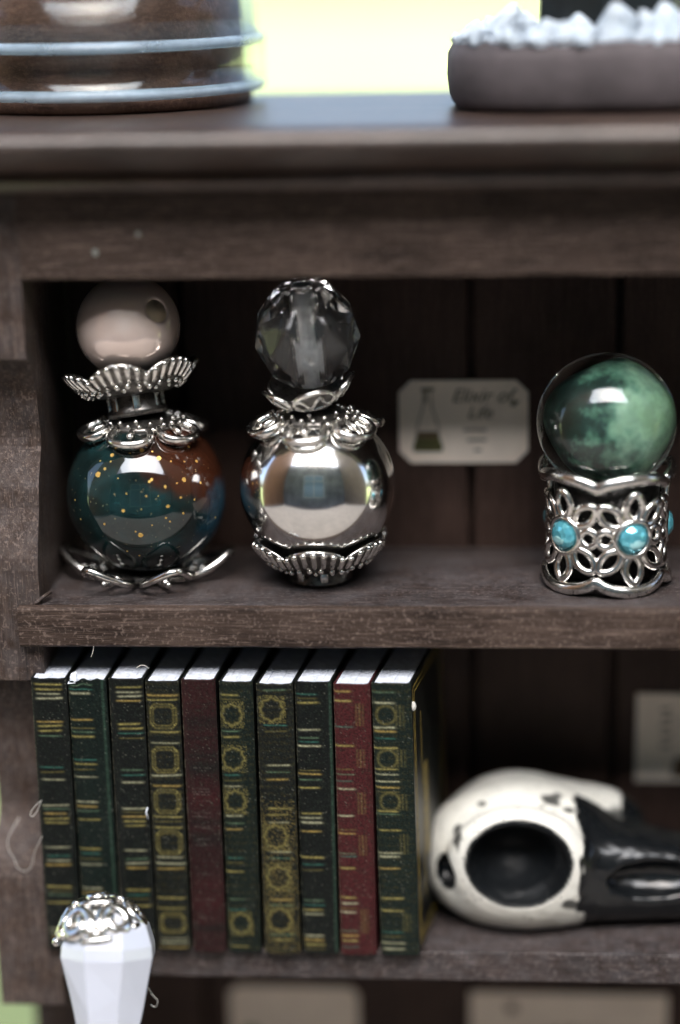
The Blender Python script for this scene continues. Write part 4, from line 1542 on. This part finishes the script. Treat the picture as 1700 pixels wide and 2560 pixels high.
for zr in (zg0 + 0.55, zg1 - 0.55):
    obj('sky_band', *lathe([(ro - 0.62 + 0.72 * math.cos(R(30 * k)), zr + 0.62 * math.sin(R(30 * k))) for k in range(12)], 120, True), 'rim_sky_band', jar)
obj('glass_wall', *lathe([(ri + 0.15, zg1 + 0.02), (ri + 0.75, zg1 + 0.02), (ri + 0.75, 22), (ri + 0.15, 22)], 120, True), 'jar_glass', jar)


def crystal_mesh(r_, h, seed):
    q = np.random.default_rng(seed)
    n = 6
    V, F = [], []
    for i, (k, z) in enumerate(((0.8, 0), (1.0, 0.35), (0.8, 0.75), (0.25, 1.0))):
        for j in range(n):
            a = 2 * math.pi * j / n + q.uniform(-.2, .2)
            V.append((r_ * k * q.uniform(.75, 1.2) * math.cos(a), r_ * k * q.uniform(.75, 1.2) * math.sin(a), z * h * q.uniform(.92, 1.08)))
    for i in range(3):
        for j in range(n):
            F.append((i * n + j, i * n + (j + 1) % n, (i + 1) * n + (j + 1) % n, (i + 1) * n + j))
    F.append(tuple(range(n))[::-1]); F.append(tuple(3 * n + j for j in range(n)))
    return V, F


protos = [crystal_mesh(1.3, 2.2, s) for s in range(6)]
pmesh = []
for k in range(26):
    a = rng.uniform(0, 2 * math.pi)
    r_ = rd * math.sqrt(rng.uniform(0.02, 0.80))
    if k < 12:
        a = R(-90) + rng.uniform(-1.2, 1.3); r_ = rd * rng.uniform(0.72, 0.88)
    V, F = protos[k % 6]
    s = rng.uniform(0.8, 1.6)
    obj('crystal', [(x * s + r_ * math.cos(a), y * s + r_ * math.sin(a), z * s + Hw - 0.15) for x, y, z in V], F, 'quartz', jar, False)

# right: grey clay slab with crystals and a black stone
le = PZ(1122, 258, Z_TOP)
fr2 = PZ(1500, 287, Z_TOP)
cx2 = P(1560, 280, fr2[1] + 15)[0]
rx2 = cx2 - PZ(1120, 262, Z_TOP)[0]
ry2 = 14.0
cy2 = fr2[1] + ry2
Hs = 7.0
slab = thing('clay_slab', (cx2, cy2, Z_TOP + 0.02), 'rounded grey clay slab bordered with pale crystals', 'slab')
V, F = lathe([(0.01, 0), (0.90, 0), (0.955, 0.04), (0.985, 0.16), (1.0, 0.45), (0.995, 0.78), (0.965, 0.93), (0.91, 1.0), (0.01, 1.0)], 120)
V2 = []
for x, y, z in V:
    a = math.atan2(y, x)
    q = (abs(math.cos(a)) ** 3.2 + abs(math.sin(a)) ** 3.2) ** (-1 / 3.2)
    wv_ = 1 + 0.010 * math.sin(5 * a + 1) + 0.007 * math.sin(11 * a)
    V2.append((x * rx2 * q * wv_, y * ry2 * q * wv_, z * Hs * (1 + 0.02 * math.sin(3 * a))))
obj('slab_body', V2, F, 'clay', slab)
for k in range(150):
    a = R(-90) + rng.uniform(-1.5, 1.3) if k < 125 else rng.uniform(0, 6.28)
    q = (abs(math.cos(a)) ** 3.2 + abs(math.sin(a)) ** 3.2) ** (-1 / 3.2)
    kk = rng.uniform(0.55, 0.95)
    V, F = protos[k % 6]
    s = rng.choice([0.3, 0.4, 0.5, 0.6, 0.75, 1.05]) * rng.uniform(0.85, 1.15)
    sx_, sy_ = rng.uniform(0.8, 1.6), rng.uniform(-0.5, 0.5)
    V = [((x + sy_ * z) * sx_, y, z * (1.5 if k % 9 == 0 else 1.0)) for x, y, z in V]
    obj('crystal', [(x * s + rx2 * q * kk * math.cos(a), y * s + ry2 * q * kk * math.sin(a), z * s + Hs - 0.2) for x, y, z in V], F, 'quartz', slab, False)
xs0 = P(1337, 60, cy2)[0] - cx2
V, F = lathe([(0.95, 0), (1.0, 0.3), (0.98, 5), (0.90, 15), (0.6, 20), (0.1, 22)], 7)
V = [(x * 9.0, y * 7.0, z) for x, y, z in V]
bt = obj('black_stone', V, F, 'black_stone', None, False)
bt.location = Vector((cx2 + xs0 + 8.6, cy2 + 0.5, Z_TOP + Hs + 0.05)) * MM
tag(bt, 'upright black stone standing among the crystals of the clay slab', 'stone')

# ------------------------------------------------------------------ white faceted drop leaning back against the cabinet
YD = -13.0
pdc = P(272, 2385, YD)
LEAN = R(-19)                                   # top tipped towards the books
zc = (pdc[2] - ZT) / math.cos(LEAN)             # height of the widest part along its own axis
base_d = np.array([pdc[0], YD + (pdc[2] - ZT) * math.tan(LEAN), ZT + 0.6])
dr_t = thing('drop_wand', base_d, 'white faceted drop with scrolled silver cap, leaning in front of the books', 'ornament')
dr_t.rotation_euler = (LEAN, 0, 0)
mpd = depth_of(pdc) / FPX
rdp = 123 * mpd
rows = [(0.45, 4.6), (0.86, 2.6), (0.985, 0.6), (1.0, -0.6), (0.80, -5.4), (0.70, -7.6), (0.40, -15), (0.25, -20)]
V, F = [], []
nf = 8
for i, (k, z) in enumerate(rows):
    for j in range(nf):
        a = 2 * math.pi * (j + 0.5) / nf + 0.08
        V.append((rdp * k * math.cos(a), rdp * k * math.sin(a), zc + z + (0.9 * (-1) ** j if i in (4, 5) else 0)))
for i in range(len(rows) - 1):
    for j in range(nf):
        j2 = (j + 1) % nf
        F.append((i * nf + j, (i + 1) * nf + j, (i + 1) * nf + j2, i * nf + j2))
F.append(tuple(range(nf))); F.append(tuple((len(rows) - 1) * nf + j for j in range(nf))[::-1])
bm = bmesh.new()
bv = [bm.verts.new(v) for v in V]
for f in F:
    bm.faces.new([bv[i] for i in f])
bmesh.ops.bevel(bm, geom=bm.edges[:], offset=0.10, segments=2, affect='EDGES', profile=0.5)
bmesh.ops.recalc_face_normals(bm, faces=bm.faces[:])
bm.verts.index_update()
obj('faceted_drop', [tuple(v.co) for v in bm.verts], [[v.index for v in f.verts] for f in bm.faces], 'white_drop', dr_t, False)
bm.free()
hb = zc - 19.5
obj('stem', *lathe([(0.8, 0), (1.6, 0.4), (1.2, 1.0), (0.8, 2.0), (0.8, max(hb - 2.5, 3)), (2.0, hb - 0.3), (1.9, hb + 1.5), (1.4, hb + 1.4)], 32), 'silver', dr_t)
# cap: dome with C scrolls
caph = zc + 0.4
mcap = Matrix.Translation((-0.55, 0, caph)) @ Matrix.Rotation(R(-7), 4, 'Y')
rcap = 107 * mpd
SQ = 1.12


def dome(phi, pol, off=0.0):
    r_ = rcap + off
    return np.array([r_ * math.sin(pol) * math.cos(phi), r_ * math.sin(pol) * math.sin(phi), r_ * math.cos(pol) * SQ])


prf = [(max(rcap * math.sin(R(p)), 0.02), rcap * math.cos(R(p)) * SQ) for p in (76, 70, 62, 55, 45, 35, 25, 15, 5, 0)]
dcap = obj('filigree_cap', *xform(lathe(prf, 48), mcap), 'oxide', dr_t)
for k in range(3):
    f0 = R(-90 + 120 * k + 4)
    for sgn in (-1, 1):
        pts, nor = [], []
        for s in np.linspace(0, 1, 40):
            th = s * 1.25 * 2 * math.pi + R(-35)
            rad = 0.42 * (1 - 0.66 * s)
            ph = f0 + sgn * (0.56 - rad * math.cos(th) * 1.12)
            pol = R(57) - rad * math.sin(th) * 0.92
            p = dome(ph, pol, 0.12)
            pts.append(p); nor.append(p / np.linalg.norm(p))
        obj('scroll', *xform(sweep(pts, 0.66, 0.62, nor, n=8), mcap), 'silver', dcap)
    pts = [dome(f0 + s * 0.75, R(27) + 0.07 * s * s, 0.2) for s in np.linspace(-1, 1, 14)]
    obj('bar', *xform(sweep(pts, 0.48, 0.46, pts, n=8), mcap), 'silver', dcap)
    pts = [dome(f0, R(p), 0.1) for p in np.linspace(36, 74, 8)]
    obj('bar', *xform(sweep(pts, 0.85, 0.36, pts, n=8, taper=[1.2, 1, .75, .6, .65, .85, 1.1, 1.2]), mcap), 'silver', dcap)
    pts = [dome(f0 + s * 0.34, R(77), 0.25) for s in np.linspace(-1, 1, 10)]
    obj('bar', *xform(sweep(pts, 0.40, 0.40, pts, n=8), mcap), 'silver', dcap)
    pts = [dome(f0 + R(60) + s * 0.12, R(70), 0.2) for s in np.linspace(-1, 1, 8)]
    obj('bar', *xform(sweep(pts, 0.45, 0.40, pts, n=8), mcap), 'silver', dcap)
pts = [dome(a, R(12), 0.2) for a in np.linspace(0, 2 * math.pi, 30)[:-1]]
obj('ring', *xform(sweep(pts, 0.36, 0.36, pts, True, 8), mcap), 'silver', dcap)
obj('bead', *xform(sphere(0.5, 10, 8, tuple(dome(R(188), R(80), 0.4))), mcap), 'silver', dcap)


# ------------------------------------------------------------------ lint and splinters
def fibre(pts, rad, lab, name='lint_fibre', mat='fibre'):
    pts = np.array(pts)
    c0 = pts.mean(0)
    # smooth the path
    for _ in range(3):
        q = np.empty((len(pts) * 2 - 2, 3))
        q[0::2] = 0.75 * pts[:-1] + 0.25 * pts[1:]
        q[1::2] = 0.25 * pts[:-1] + 0.75 * pts[1:]
        pts = np.vstack([pts[:1], q, pts[-1:]])
    o = obj(name, *sweep(pts - c0, rad, rad, n=5), mat)
    o.location = Vector([float(v) for v in c0]) * MM
    return tag(o, lab, 'lint', 'lint and splinters')


ys = -1.9
fibre([P(48, 2044, 1.0), P(30, 2075, -0.5), P(17, 2100, -1.5), P(22, 2130, -1.6), P(36, 2145, ys), P(42, 2170, ys), P(63, 2181, ys), P(80, 2168, ys), P(85, 2130, -2.2), P(98, 2105, -2.8), P(106, 2090, -3.1)], 0.032, 'long curled white fibre hanging on the cabinet side panel')
fibre([P(104, 2000, -3.1), P(84, 2018, -3.3), P(74, 2036, -3.4), P(80, 2044, -3.4), P(92, 2030, -3.3), P(104, 2002, -3.1)], 0.028, 'small looped fibre beside the end book')
fibre([P(341, 1670, -1.6), P(350, 1663, -1.7), P(362, 1663, -1.7), P(372, 1671, -1.6)], 0.04, 'short curved hair on the page tops of the nicked book')
fibre([P(234, 1616, -2.25), P(233, 1628, -2.35), P(228, 1642, -2.3)], 0.03, 'wisp of lint dangling from the upper shelf edge')
sp0 = P(90, 1508, -1.1)
fibre([sp0, P(103, 1496, -1.0), P(120, 1484, 0.2), P(126, 1480, 0.8)], 0.22, 'broken wood splinter in the corner of the upper shelf', 'wood_splinter', 'wood_z')
fibre([P(372, 2470, -15), P(382, 2490, -15), P(396, 2500, -15.2), P(390, 2520, -15.2), P(376, 2512, -15)], 0.026, 'curly fibre clinging to the white drop')
for px, py, r_ in ((238, 632, 0.34), (345, 585, 0.26)):
    q = P(px, py, -0.12)
    o = obj('dust_speck', *sphere(r_, 8, 6), 'dust')
    o.scale = (1, 0.4, 1.2)
    o.location = Vector([float(v) for v in q]) * MM
    tag(o, 'larger pale dust speck on the top rail' if r_ > 0.3 else 'smaller dust speck on the top rail', 'dust')
